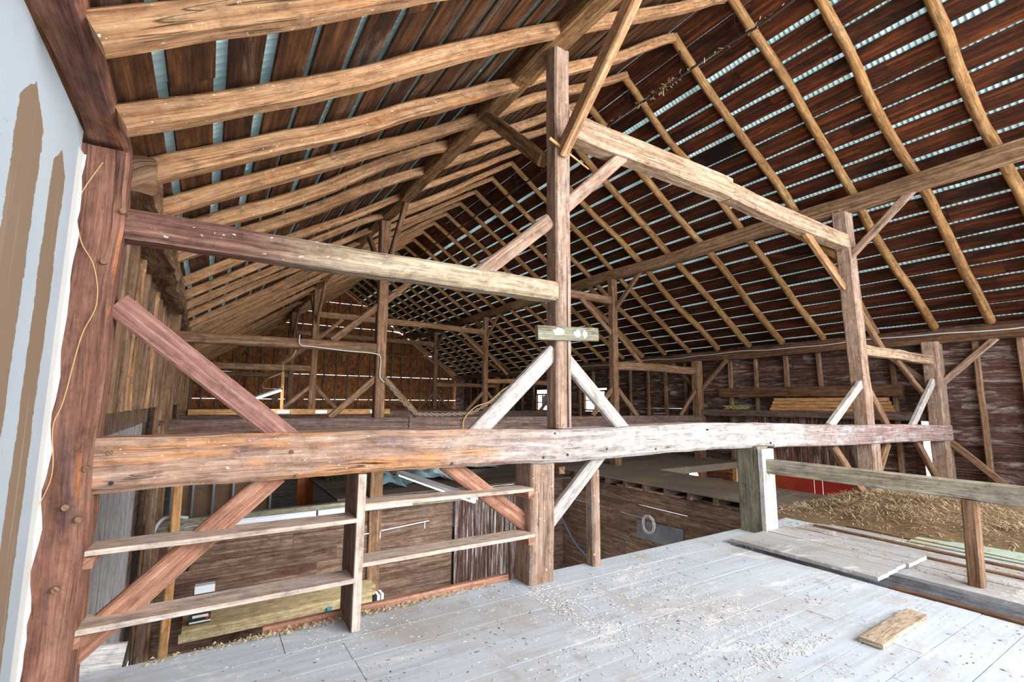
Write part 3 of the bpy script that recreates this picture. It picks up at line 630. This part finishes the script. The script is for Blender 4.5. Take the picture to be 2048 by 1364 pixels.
# netting: crumpled heap
m = MB()
for k in range(150):
    p = V((U(2.45, 3.1), U(11.6, 12.4), -.2)); q = p+V((U(-.15, .15), U(-.1, .1), U(.25, .55)));
    m.sweep([p, p.lerp(q, .5)+V((U(-.08, .08), U(-.05, .05), 0)), q, q+V((U(-.2, .2), 0, U(-.15, .05)))], lambda t: circ(.006, 3), cap=False)
tag(m.build('netting', 'net'), 'heap of dark netting beyond the header beam', 'netting', kind='stuff')
def tarp(name, cx, cy, cz, sx, sy, sz, lab):
    m = MB(); n = 14
    for i in range(n):
        for j in range(n):
            a, b = i/(n-1)*2-1, j/(n-1)*2-1; r = max(0, 1-(a*a+b*b)*.55)
            m.v.append(V((cx+a*sx, cy+b*sy, cz+sz*r*(.75+.7*noise.noise(V((a*2.2+cx, b*2.2, 3)))))))
    for i in range(n-1):
        for j in range(n-1): m.face([i*n+j, (i+1)*n+j, (i+1)*n+j+1, i*n+j+1], [(i, j)]*4)
    return tag(m.build(name, 'tarp', smooth=3), lab, 'tarp')
tarp('folded_tarp', 3.35, 10.6, -.2, .42, .5, .34, 'folded teal tarp nearest the netting')
tarp('folded_tarp', 4.45, 11.0, -.2, .6, .6, .36, 'crumpled teal tarp on the middle of the lower deck')
tarp('folded_tarp', 6.2, 12.6, -.2, .9, .8, .22, 'flat grey tarp at the back of the lower deck')

# left wall
m = MB(); m.box((-.74, (Y0+3.52)/2, 1.34), (.06, 3.52-Y0, 3.66)); o = m.build('wall_left', 'drywall'); struct(o)
# ragged plaster lip against the post
m = MB(); n = 46
for i in range(n+1):
    z = -.1+i*(3.12/n); e = 3.590+.035*noise.noise(V((z*5, 1, 2)))+.012*noise.noise(V((z*17, 1, 2)))
    for q in ((-.712, 3.42, z), (-.705, 3.568, z), (-.692+(e-3.59)*.6, 3.566, z)): m.v.append(V(q))
for i in range(n):
    for k in (0, 1): m.face([3*i+k, 3*i+k+1, 3*i+4+k, 3*i+3+k], [(0, 0)]*4)
struct(m.build('trim_3', 'paint'))
plankwall('wall_left', 'bark', (-.78, 3.9), (-.78, Y1), 1.5, 3.2, .22, .004, vertical=True)
plankwall('wall_left', 'whitewall', (-.72, 3.9), (-.72, 8.3), -2.7, 1.34, .5, .002, vertical=True, rough=.001)
plankwall('wall_left', 'pitboard2', (-.70, 3.9), (-.70, 8.6), 1.30, 1.52, .3, .006, vertical=True, rough=.01)
plankwall('wall_left', 'pitboard', (-.78, 8.3), (-.78, Y1), -2.7, 1.5, .22, .006)
yy = 4.25
kk = 0
while yy < 9.2:
    wd = U(.1, .16); timber('wall_stud', (-.66, yy, 1.5), (-.66, yy, 3.0), .12, wd, 'stud' if kk % 3 else 'rafterL', 'rough stud of the left wall above the boards, %s beyond the red-brown post' % ordn[kk], 'stud', 'studs of the left wall', up=(0, 1, 0), rough=.012, crook=.02); yy += .56; kk += 1
while yy < 26.5:
    timber('wall_stud', (-.66, yy, 1.5), (-.66, yy, 3.0), .1, .12, 'stud', 'rough stud of the left wall above the boards, %s beyond the red-brown post' % ordn[kk], 'stud', 'studs of the left wall', up=(0, 1, 0)); yy += .9; kk += 1
    if kk > 26: break

# right wall with windows and door
HOL = [(13.85, 15.15, 1.30, 2.12), (17.55, 18.55, 1.22, 2.02), (5.2, 8.5, -1.2, 1.2), (4.02, 4.16, -.2, 1.36)]
m = MB(); z = 3.3
while z > -1.5:
    w_ = U(.15, .21); y = Y0
    bands = [(Y0, Y1)]
    for (a, b, c, d) in HOL:
        if z-w_ < d and z > c:
            nb = []
            for (s, e) in bands:
                if a >= e or b <= s: nb.append((s, e))
                else: nb += [(s, a), (b, e)]
            bands = nb
    for (s, e) in bands:
        k = s-U(0, 2)
        while k < e:
            k2 = min(k+U(2.5, 4.5), e); a = max(k, s)
            if k2-a > .04: m.plank((13.14, a-.002, z-w_/2), (13.14+U(-.008, .008), k2+.002, z-w_/2), .028, w_+(.012 if U(0, 1) < .97 else -.012), (0, 0, 1), rough=.008, seg=max(1, int((k2-a)/.4)))
            k = k2
    z -= w_
struct(m.build('wall_right', 'siding'))
yy = 1.5; kk = 0
for yy in (1.6, 2.45, 3.1, 4.55, 5.2, 6.05, 6.9, 7.75, 8.55, 10.1, 10.9, 11.7, 12.5, 13.3, 14.5, 15.3, 16.0, 17.4, 18.7, 19.6, 20.5, 22.4, 23.3, 24.2, 25.1, 26.0):
    z0 = -1.2
    if 5.3 < yy < 8.4: z0 = 1.25
    if yy in (14.5,): z0 = 2.12
    timber('wall_stud', (13.04, yy, z0), (13.04, yy+U(-.04, .04), 2.92), .10, .11+U(-.02, .02), 'stud', 'stud of the right wall, %s from the near end' % ordn[kk], 'stud', 'studs of the right wall', up=(0, 1, 0)); kk += 1
timber('wall_girt', (12.92, 4.35, 1.93), (12.92, 8.8, 1.93), .14, .26, 'plate', 'upper dark plank rail along the right wall above the stacked boards', 'beam', rough=.008)
timber('wall_girt', (12.90, 3.95, 1.36), (12.90, 9.4, 1.36), .20, .18, 'tie2', 'lower dark rail on the right wall carrying the stacked boards', 'beam', rough=.014, crook=.05)
for k in range(4):
    timber('stacked_board', (12.92, 4.55+.03*k, 1.475+.085*k), (12.92, 7.3-.04*k, 1.475+.085*k), .16, .078, 'newwood', ['bottom', 'second lowest', 'second highest', 'top'][k]+' pale board of the stack lying on the right wall rail', 'board', 'pale boards stacked on the right wall rail', rough=.002, ch=.004)
m = MB()
for k in range(220):
    p = V((12.86+U(-.05, .05), U(7.95, 8.6), 1.46+U(0, .09))); m.sweep([p, p+V((U(-.05, .05), U(-.1, .1), U(-.03, .04)))], lambda t: circ(.006, 3))
tag(m.build('dry_nest', 'bagpale'), 'small pale green clump of straw on the right wall rail', 'straw', kind='stuff')
# windows
for n_, (a, b, c, d) in enumerate(HOL[:2]):
    fr = empty('window_%d' % (n_+1), (13.1, (a+b)/2, c), None, None); fr['kind'] = 'structure'
    m = MB(); m.box((13.1, (a+b)/2, c+.03), (.1, b-a, .06)); m.box((13.1, (a+b)/2, d-.03), (.1, b-a, .06)); m.box((13.1, a+.03, (c+d)/2), (.1, .06, d-c)); m.box((13.1, b-.03, (c+d)/2), (.1, .06, d-c)); m.box((13.1, (a+b)/2, (c+d)/2), (.04, .035, d-c)); m.box((13.1, (a+b)/2, (c+d)/2), (.04, b-a, .035))
    m.build('window_frame', 'stud', fr); m = MB(); m.box((13.12, (a+b)/2, (c+d)/2), (.006, b-a-.06, d-c-.06)); m.build('window_pane', 'glass', fr)
f = empty('ventilator_fan', (12.8, 17.2, 1.5), 'small round fan hanging by the far window of the right wall', 'fan')
m = MB(); m.sweep([V((12.86, 17.3, 1.72)), V((12.72, 17.2, 1.72))], lambda t: circ(.24, 20)); m.build('fan_drum', 'fan', f)
# barn door in right wall
dr = empty('door_1', (13.12, 6.85, -1.2), None, None); dr['kind'] = 'structure'
m = MB(); yy = 5.2
while yy < 8.5:
    w_ = U(.17, .23); m.plank((13.12, yy+w_/2, -.0), (13.12, yy+w_/2, 1.45), w_-(.018 if U(0, 1) < .35 else .003), .03, (1, 0, 0)); yy += w_
m.build('upper_boards', 'siding', dr)
m = MB(); yy = 5.2
while yy < 8.0:
    w_ = .21; m.plank((13.15, yy+w_/2, -1.2), (13.15, yy+w_/2, .02), w_-(.03 if 1.0 < yy-5.2 < 1.2 else .004), .03, (1, 0, 0)); yy += w_
m.build('red_boards', 'redmetal', dr)
m = MB(); m.box((13.0, 6.9, .0), (.08, 3.4, .09)); m.build('door_rail', 'postfar', dr)

# ------------------------------------------------------------------ gable wall at the far end
m = MB(); zs = [-3, -.6, .39, 1.72, 3.04, 4.38, 5.72, 6.45, 7.05, 8.2]
for z0, z1 in zip(zs, zs[1:]):
    x = XL-.3
    while x < XR+.2:
        x2 = min(x+1.22, XR+.2); g = .022 if z1 != 4.38 or x > 6 else .0
        e = .172 if (.6 < x < 2.6) or (8.5 < x < 9.2) else .42
        zt0 = min(z1-g, zl(x)+e, zr(x)+e); zt1 = min(z1-g, zl(x2)+e, zr(x2)+e)
        zm = min(z1-g, zl((x+x2)/2)+e, zr((x+x2)/2)+e)
        tops = [max(z0+.02, zt0), max(z0+.02, zm), max(z0+.02, zt1)]
        if max(zt0, zm, zt1) > z0+.05:
            u0 = U(0, 30); b0 = len(m.v); xs_ = [x-.004, (x+x2)/2, x2+.004]
            for yy in (27.35, 27.38):
                for q, t_ in zip(xs_, tops): m.v.append(V((q, yy, z0))); m.v.append(V((q, yy, t_)))
            def uv(i): p = m.v[b0+i]; return (p.z+u0, p.x)
            for q in (0, 2):
                for o_ in (0, 6):
                    ii = [q+o_, q+2+o_, q+3+o_, q+1+o_]; m.face([b0+i for i in ii], [uv(i) for i in ii])
            for ring in ([0, 2, 8, 6], [2, 4, 10, 8], [1, 3, 9, 7], [3, 5, 11, 9], [0, 1, 7, 6], [4, 5, 11, 10]):
                m.face([b0+i for i in ring], [uv(i) for i in ring])
        x = x2
struct(m.build('wall_back', 'gable'))
kk = 0; x = -.2
while x < 12.8:
    zt = min(zl(x), zr(x))+.05
    timber('gable_stud', (x, 27.24, -1), (x, 27.24, zt), .07, .1, 'pitboard', 'dark upright stud of the far gable, %s from the left' % ordn[kk], 'stud', 'studs of the far gable', up=(0, 1, 0), rough=.002, seg=1); x += .61; kk += 1
    if kk > 26: break
for z in (1.1, 4.35): timber('gable_girt', (-.5 if z < 3 else 1.4, 27.15, z), (12.8 if z < 3 else 10.9, 27.15, z), .12, .18, 'plate', 'dark crosswise girt %s on the far gable' % ('low' if z < 3 else 'high'), 'beam')
m = MB(); m.box((3.0, 19.0, .45), (7.2, 14.0, .05)); struct(m.build('floor', 'pitboard'))
m = MB(); m.box((9.9, 20.0, .40), (6.4, 12.0, .05)); struct(m.build('floor', 'pitboard'))

# ------------------------------------------------------------------ pale new beam with steel plates along the second bay
nb = timber('new_beam', (-.4, 16.45, 1.27), (5.4, 16.45, 1.27), .10, .17, 'newwood', 'pale yellow new beam with steel plates behind the second frame', 'beam', rough=.002)
for x in (1.05, 2.15, 3.9):
    m = MB(); m.box((x+1, 16.385, 1.27), (.35, .012, .1)); m.build('steel_plate', 'steel', nb)
timber('thin_stake', (2.0, 16.45, 1.35), (1.97, 16.45, 2.5), .09, .05, 'newwood', 'slim pale upright stake standing on the yellow beam', 'stake', up=(0, 1, 0), rough=.002)
# hanging shop light
sl = empty('shop_light', (1.6, 16.3, 1.7), 'lit shop light hanging crooked beyond the second frame', 'lamp')
a, b = V((1.27, 16.45, 1.68)), V((1.92, 16.05, 1.93))
m = MB(); m.plank(a+V((0, 0, .04)), b+V((0, 0, .04)), .14, .05, (0, 0, 1)); m.build('lamp_housing', 'steel', sl)
m = MB(); m.sweep([a+V((.02, -.03, -.0)), b+V((-.02, -.03, -.0))], lambda t: circ(.035, 10)); m.build('light_tube', 'tube', sl)
for p in (a, b): tube('hanging_wire', [p+V((0, 0, .06)), V((p.x-.05, 16.5, 2.2)), V((p.x-.1, 16.62, 2.56))], .005, 'black', parent=sl, k=4)
lamp('shop_light_glow', 'POINT', (1.6, 15.9, 1.6), 22, (.9, .95, 1), shadow_soft_size=.15)
# lit tube in the pit
fx = empty('tube_light', (3.8, 8.8, -.05), 'long lit tube light hanging slantwise below the big tie beam', 'lamp')
a, b = V((3.72, 10.3, .02)), V((3.80, 7.15, .0))
a, b = V((3.04, 8.54, .30)), V((3.1, 5.81, .30))
import math as _m
m = MB(); m.plank(a+V((0, 0, .045)), b+V((0, 0, .045)), .12, .05, (0, 0, 1)); m.build('lamp_housing', 'whitemetal', fx)
m = MB(); m.sweep([a, b], lambda t: circ(.022, 10)); m.build('light_tube', 'tube', fx)
for p in (a, b): tube('hanging_wire', [p+V((0, 0, .07)), V((p.x, p.y, .6)), V((p.x, p.y, .92))], .003, 'black', parent=fx, k=4)
m = MB(); m.plank((3.07, 3.9, .93), (3.07, 9.4, .93), .07, .07, (0, 0, 1)); m.build('support_joist', 'postfar', fx)  # unseen joist between the tie beams, added to carry the lamp
lamp('pit_tube_glow', 'AREA', (3.07, 7.2, .25), 60, (.94, .97, 1), aim=(3.07, 7.2, -2), shape='RECTANGLE', size=.2, size_y=2.6)
# strip lights on the header beam
for k, (x0, x1, lab) in enumerate(((.15, 1.78, 'white strip light on the header beam, left one'), (1.82, 3.55, 'white strip light on the header beam, right one'))):
    e = empty('strip_light', (x0, 9.22, -.36), lab, 'lamp')
    m = MB(); m.box(((x0+x1)/2, 9.24, -.35), (x1-x0, .07, .09)); m.build('lamp_housing', 'whitemetal', e)
    for dz in (-.025, .02):
        m = MB(); m.sweep([V((x0+.03, 9.19, -.35+dz)), V((x1-.03, 9.19, -.35+dz))], lambda t: circ(.013, 8)); m.build('light_tube', 'tubedim', e)
e = empty('switch_box', (-.25, 9.25, -.34), 'small grey switch box on the left end of the header beam', 'switch')
m = MB(); m.box((-.22, 9.25, -.35), (.16, .05, .09)); m.build('box_body', 'greypatch', e); m = MB(); m.box((-.22, 9.22, -.35), (.03, .02, .04)); m.build('switch', 'cableW', e)
tube('power_cable', [(-.14, 9.22, -.35), (0, 9.2, -.33), (.12, 9.2, -.35)], .006, 'cableW', 'short white lead between switch box and strip light', 'cable')
tube('conduit_pipe', [(-.1, 9.1, -.18), (-.38, 9.0, -.13), (-.50, 8.9, -.3), (-.55, 8.8, -.7), (-.56, 8.7, -1.0)], .028, 'conduit', 'bent grey conduit beside the left end of the header beam', 'pipe')
tube('power_cable', [(-.15, 8.9, -.4), (-.35, 8.7, -.7), (-.4, 8.5, -1.0), (-.5, 8.4, -1.25), (-.48, 8.3, -1.5)], .011, 'cableW', 'white cable dangling down the corner of the lower room', 'cable')
tube('power_cable', [(.35, 9.1, -.16), (.2, 9.05, -.3), (.05, 9.05, -.7), (-.05, 9.05, -.95)], .018, 'black', 'black cable draped over the header beam', 'cable')
# bench with boards, bag, books
bn = empty('work_bench', (1.3, 9.05, -1.9), 'yellowish board bench along the lower far wall', 'bench')
m = MB(); m.plank((-.05, 9.27, -1.72), (2.85, 9.27, -1.72), .36, .04, (0, 0, 1)); m.build('bench_board', 'benchwood', bn)
m = MB(); m.plank((-.05, 8.93, -1.72), (2.75, 8.93, -1.72), .30, .04, (0, 0, 1)); m.build('bench_board', 'benchwood', bn)
m = MB(); m.plank((-.08, 8.78, -1.80), (2.7, 8.78, -1.80), .04, .12, (0, 0, 1)); m.build('front_board', 'benchwood', bn)
for x in (.7, 2.1): m = MB(); m.plank((x, 9.4, -2.2), (x, 8.85, -1.78), .05, .06, (0, 0, 1)); m.build('bracket', 'pitboard', bn)
bg = empty('seed_bag', (.18, 9.15, -1.7), 'black and white paper bag standing on the bench', 'bag')
m = MB(); m.sweep([V((.16, 9.0, -1.70)), V((.17, 9.0, -1.45)), V((.19, 9.02, -1.28))], lambda t: rect(.28, .14-.06*t), V((0, 1, 0)), .008, 3); m.build('bag_body', 'black', bg)
m = MB(); m.box((.17, 8.905, -1.66), (.27, .014, .02)); m.box((.17, 8.90, -1.58), (.2, .012, .035)); m.build('pale_band', 'cableW', bg)
m = MB(); m.box((.20, 9.0, -1.22), (.26, .13, .11), jit=.004); m.build('bag_top', 'whitemetal', bg)
m = MB(); m.sweep([V((.26, 8.90, -1.60)), V((.26, 8.925, -1.60))], lambda t: circ(.028, 12)); m.build('red_badge', 'blackred', bg)
for k in range(3):
    m = MB(); m.box((2.74+.07*k, 8.86, -1.9+.012*k), (.045, .2, .26)); tag(m.build('pamphlet', ['black', 'whitemetal', 'cableW'][k]), ['dark booklet at the right end of the bench', 'middle white booklet at the right end of the bench', 'outermost white booklet at the right end of the bench'][k], 'booklet')
cl = empty('hand_clamp', (1.98, 8.72, -1.9), 'teal clamp hanging on the bench front', 'clamp')
m = MB(); m.box((1.98, 8.73, -1.85), (.08, .05, .14)); m.build('clamp_body', 'teal', cl); m = MB(); m.box((1.98, 8.73, -2.0), (.02, .02, .2)); m.build('clamp_bar', 'teal', cl)
# coat rail
cr = empty('hook_rail', (2.6, 9.36, -.75), 'thin white rail with hooks on the lower far wall', 'rail')
m = MB(); m.plank((2.55, 9.42, -.88), (4.0, 9.42, -.78), .012, .018, (0, 0, 1)); m.build('rail_bar', 'whitemetal', cr)
for x, z in ((2.6, -.9), (3.0, -.87), (3.9, -.8)): m = MB(); m.box((x, 9.40, z-.05), (.012, .012, .12)); m.build('hook', 'whitemetal', cr)
# coil on patch
m = MB(); m.plank((7.74, 7.35, -.96), (7.74, 6.2, -.92), .02, .36, (0, 0, 1)); tag(m.build('tin_patch', 'greypatch'), 'grey tin patch nailed on the deck side boards', 'patch')
hp = []
for i in range(60):
    a = i/60*2*math.pi*5; rr = .15+.022*math.sin(i*.9); hp.append((7.71-.0009*i, 6.98+rr*math.cos(a), -.80+rr*1.05*math.sin(a)))
tube('wire_coil', hp, .0055, 'cableW', 'coil of pale wire hanging over the grey tin patch', 'wire', sub=4)
tube('garden_hose', [(6.9, 9.6, -.3), (7.0, 9.0, -.9), (7.05, 8.4, -1.5), (7.3, 7.6, -1.9), (7.6, 7.2, -1.8)], .022, 'cableB', 'blue-grey hose hanging in the corner of the pit', 'hose')
m = MB(); m.box((6.55, 9.78, -.75), (.35, .05, .95)); tag(m.build('orange_panel', 'orangewood'), 'orange-brown board in the pit corner behind the stout post', 'board')
# bulb under far deck
e = empty('light_bulb', (11.2, 8.6, -.3), 'glowing yellow bulb under the far right deck', 'bulb')
m = MB()
for i in range(7):
    pass
m.sweep([V((11.2, 8.55, -.42+.24*t/8)) for t in range(9)], lambda t: circ(.012+.10*math.sin(math.pi*min(1, t*.98+.01))**.7, 12), V((0, 1, 0))); m.build('glass_bulb', 'bulb', e)
m = MB(); m.sweep([V((11.2, 8.55, -.18)), V((11.2, 8.55, -.12))], lambda t: circ(.03, 10), V((0, 1, 0))); m.build('socket', 'black', e)
lamp('bulb_glow', 'POINT', (11.2, 8.45, -.5), 16, (1, .6, .16), shadow_soft_size=.08)
plankwall('wall_lower_bulb', 'pitboard2', (9.5, 10.2), (13, 10.2), -1.3, -.1, .25)

# ------------------------------------------------------------------ chains, ropes, cords
def chain(name, pts, lab, r=.006, link=.05):
    pts = [V(p) for p in pts]; m = MB(); k = 0
    for a, b in zip(pts, pts[1:]):
        L = (b-a).length; n = max(1, int(L/(link*.75))); d = (b-a)/L; s1 = d.cross(V((0, 1, .2))).normalized(); s2 = d.cross(s1)
        for i in range(n):
            c = a+d*L*(i+.5)/n; s = s1 if k % 2 else s2; k += 1
            ring = [c+d*math.cos(t*6.283/8)*link*.55+s*math.sin(t*6.283/8)*link*.3 for t in range(9)]
            m.sweep(ring, lambda t: circ(r, 4), s1 if s is s2 else s2, cap=False)
    return tag(m.build(name, 'chain'), lab, 'chain')
chain('iron_chain', [(2.95, 9.34, 2.05), (3.3, 9.34, 1.62), (3.62, 9.34, 1.36), (4.2, 9.42, 1.34), (4.9, 9.4, 1.36), (5.35, 9.36, 1.6), (5.9, 9.36, 1.95), (6.4, 9.3, 2.35), (6.9, 9.2, 2.85)], 'rusty chain from the second frame post along its tie beam and up', .011, .085)
chain('iron_chain', [(3.52, 9.36, 1.33), (3.5, 9.36, 1.0)], 'short rusty chain end hanging down the face of the second tie beam', .008, .06)
tube('hemp_rope', [(4.68, 9.33, 1.02), (4.70, 9.32, 1.25), (4.95, 9.3, 1.5), (5.3, 9.3, 1.62), (5.6, 9.3, 1.85), (6.0, 9.3, 2.1), (6.35, 9.25, 2.4), (6.8, 9.2, 2.7)], .014, 'cableY', 'tan rope looping beside the rusty chain over the second tie beam', 'rope')
tube('white_cable', [(1.36, 9.39, 2.80), (1.38, 9.38, 2.62), (1.6, 9.39, 2.60), (2.2, 9.39, 2.56), (2.74, 9.38, 2.54), (2.86, 9.38, 2.45), (2.86, 9.38, 2.1), (2.96, 9.38, 1.98)], .010, 'cableW', 'pale cord run along the second left girt and down its post', 'cord')
tube('extension_cable', [(1.33, 9.5, 2.53), (1.28, 9.6, 2.4), (1.18, 9.9, 2.3), (1.2, 10.2, 2.15), (.95, 10.6, 2.0), (1.1, 12.4, 1.9), (1.75, 16.0, 1.97)], .012, 'cableY', 'tan cord curling from the second left girt to the shop light', 'cord')
# hay track under the ridge
tp = []
y = -1.
while y < 26: tp.append((6.42+.02*math.sin(y*2), y, 7.12+.03*math.sin(y*3.3))); y += .5
ht = tube('hay_track', tp, .022, 'track', 'thin rusty hay track hung under the ridge', 'track', sub=2)
for k, yy in enumerate((2.82, 3.76, 4.74, 5.93, 6.93, 8.87, 9.9, 11.8, 13.8)):
    tube('hanger_wire', [(6.42, yy, 7.12), (6.36, yy+.03, 7.3), (6.30, yy, 7.5)], .007, 'black', parent=ht, k=4)
m = MB()
for k in range(160):
    yy = U(1.5, 9) if U(0, 1) < .5 else U(4.9, 5.9); p = V((6.42+U(-.03, .03), yy, 7.14+U(-.03, .03))); m.sweep([p, p+V((U(-.05, .05), U(-.08, .08), U(-.08, .04)))], lambda t: circ(.007, 3))
m.build('straw_wisps', 'hay', ht)['kind'] = 'stuff'
# dry vine and cobweb on the corner post
tube('dry_vine', [(-.62, 3.58, 3.0), (-.69, 3.568, 2.80), (-.71, 3.58, 2.68), (-.67, 3.568, 2.5), (-.60, 3.568, 2.36), (-.57, 3.568, 2.15), (-.62, 3.568, 1.95), (-.66, 3.568, 1.6), (-.69, 3.568, 1.45), (-.67, 3.568, 1.2), (-.72, 3.568, 1.0)], .0028, 'cableY', 'thin dry vine clinging to the red-brown post', 'vine')

# ------------------------------------------------------------------ hay, chaff
def haymound():
    m = MB(); nx, ny = 44, 30
    def H(x, y):
        e = min((x-6.9)/1.2, (12.9-x)/.6, (4.3-y)/.7, 1.0); e = max(0, min(1, e)); b = .17*e*(.7+noise.noise(V((x*.8, y*.8, 1)))*.9)+.05*e*noise.noise(V((x*3, y*3, 4)))
        e2 = max(0, 1-((x-9.3)**2/3.2+(y-3.1)**2/1.6)); return max(-.01, b+.16*e2-.03)
    for i in range(nx+1):
        for j in range(ny+1):
            x = 6.9+i*(6.0/nx); y = -2+j*(6.3/ny); m.v.append(V((x, y, H(x, y))))
    for i in range(nx):
        for j in range(ny): a = i*(ny+1)+j; m.face([a, a+ny+1, a+ny+2, a+1], [(0, 0)]*4, 0)
    n = 0
    while n < 22000:
        x, y = U(6.6, 12.6), U(-.5, 4.35)
        d = min((x-6.9)/1.5, 1.)+.35*noise.noise(V((x*1.3, y*1.3, 5)))
        if U(0, 1) > max(.04, d): continue
        if x < 7.9 and y < 2.3 and U(0, 1) < .6: continue
        n += 1; z = H(x, y)+U(0, .035) if x > 6.9 else U(.003, .012)
        a = U(0, 6.28); L = U(.04, .13)*(.75 if x < 7.6 else 1); p = V((x, y, z)); q = p+V((math.cos(a)*L, math.sin(a)*L, U(-.3, .5)*L)); s = V((-math.sin(a), math.cos(a), 0))*U(.002, .0055)
        b = len(m.v); mid = p.lerp(q, .5)+V((0, 0, U(-.005, .015))); m.v += [p-s, p+s, mid+s, mid-s, q]
        m.face([b, b+1, b+2, b+3], [(0, 0)]*4, 1); m.face([b+3, b+2, b+4], [(0, 0)]*3, 1)
    return tag(m.build('loose_hay', ['haybase', 'hay']), 'spread of loose golden hay on the right floor', 'hay', kind='stuff')
haymound()
def scatter(name, mat, n, reg, label, size=(.004, .012), flat=.4, z0=.0, cat='debris'):
    m = MB(); k = 0; tries = 0
    while k < n and tries < n*30:
        tries += 1; x, y = U(reg[0], reg[1]), U(reg[2], reg[3])
        if U(0, 1) > .15+max(0, 1.6*noise.noise(V((x*1.1, y*1.5, n*.01)))): continue
        if 5.15 < x < 5.95 and y < 2.1: continue
        k += 1; s = U(*size); a = U(0, 3.14); e = V((math.cos(a), math.sin(a), 0))*s*U(1, 2.4); f = V((-math.sin(a), math.cos(a), 0))*s*.6
        z = z0+(.06 if 5.24 < x < 6.42 and 2.1 < y < 3.54 else 0.002); c = V((x, y, z)); b = len(m.v); hgt = V((0, 0, s*flat*U(.5, 1.4)))
        m.v += [c-e, c-f, c+e, c+f, c+hgt]
        for i in range(4): m.face([b+i, b+(i+1) % 4, b+4], [(0, 0)]*3)
    return tag(m.build(name, mat), label, cat, kind='stuff')
scatter('pale_chaff', 'chaff', 3800, (.2, 5.1, .3, 3.85), 'pale chaff and droppings scattered on the grey floor', (.003, .008))
scatter('pale_chaff', 'chaff', 1800, (2.4, 3.8, 1.8, 3.6), 'thick patch of pale chaff before the stout post', (.004, .010))
scatter('dark_chips', 'chip', 900, (.0, 6.9, .3, 3.85), 'dark wood crumbs scattered on the grey floor', (.003, .009))
scatter('floor_straw', 'hay', 900, (5.9, 7.6, .5, 3.8), 'short straw bits over the lid and battens', (.006, .02), .15)
m = MB()
for k in range(500):
    x = U(-.2, 1.9); y_ = 3.86+U(-.06, .02); s = U(.006, .018); c = V((x+1.2*(k % 3 == 0)*.3, y_, .005+U(0, .02))); a = U(0, 3); e = V((math.cos(a), math.sin(a), 0))*s; b = len(m.v)
    m.v += [c-e, c+V((0, s*.5, 0)), c+e, c+V((0, 0, s))]; m.face([b, b+1, b+3], [(0, 0)]*3); m.face([b+1, b+2, b+3], [(0, 0)]*3); m.face([b, b+3, b+2], [(0, 0)]*3)
tag(m.build('edge_chaff', 'hay'), 'chaff gathered along the floor edge under the rack boards', 'debris', kind='stuff')
timber('edge_board', (.45, 3.93, .012), (2.45, 3.93, .012), .05, .07, 'bracelow', 'reddish edging board along the floor edge left of the stout post', 'board', rough=.002, ch=.004)
m = MB(); m.plank((-.62, 3.99, -.02), (-.32, 3.99, -.06), .02, .34, (0, -.1, 1)); tag(m.build('panel_offcut', 'whiteboard'), 'pale panel offcut leaning at the foot of the red-brown post', 'panel')
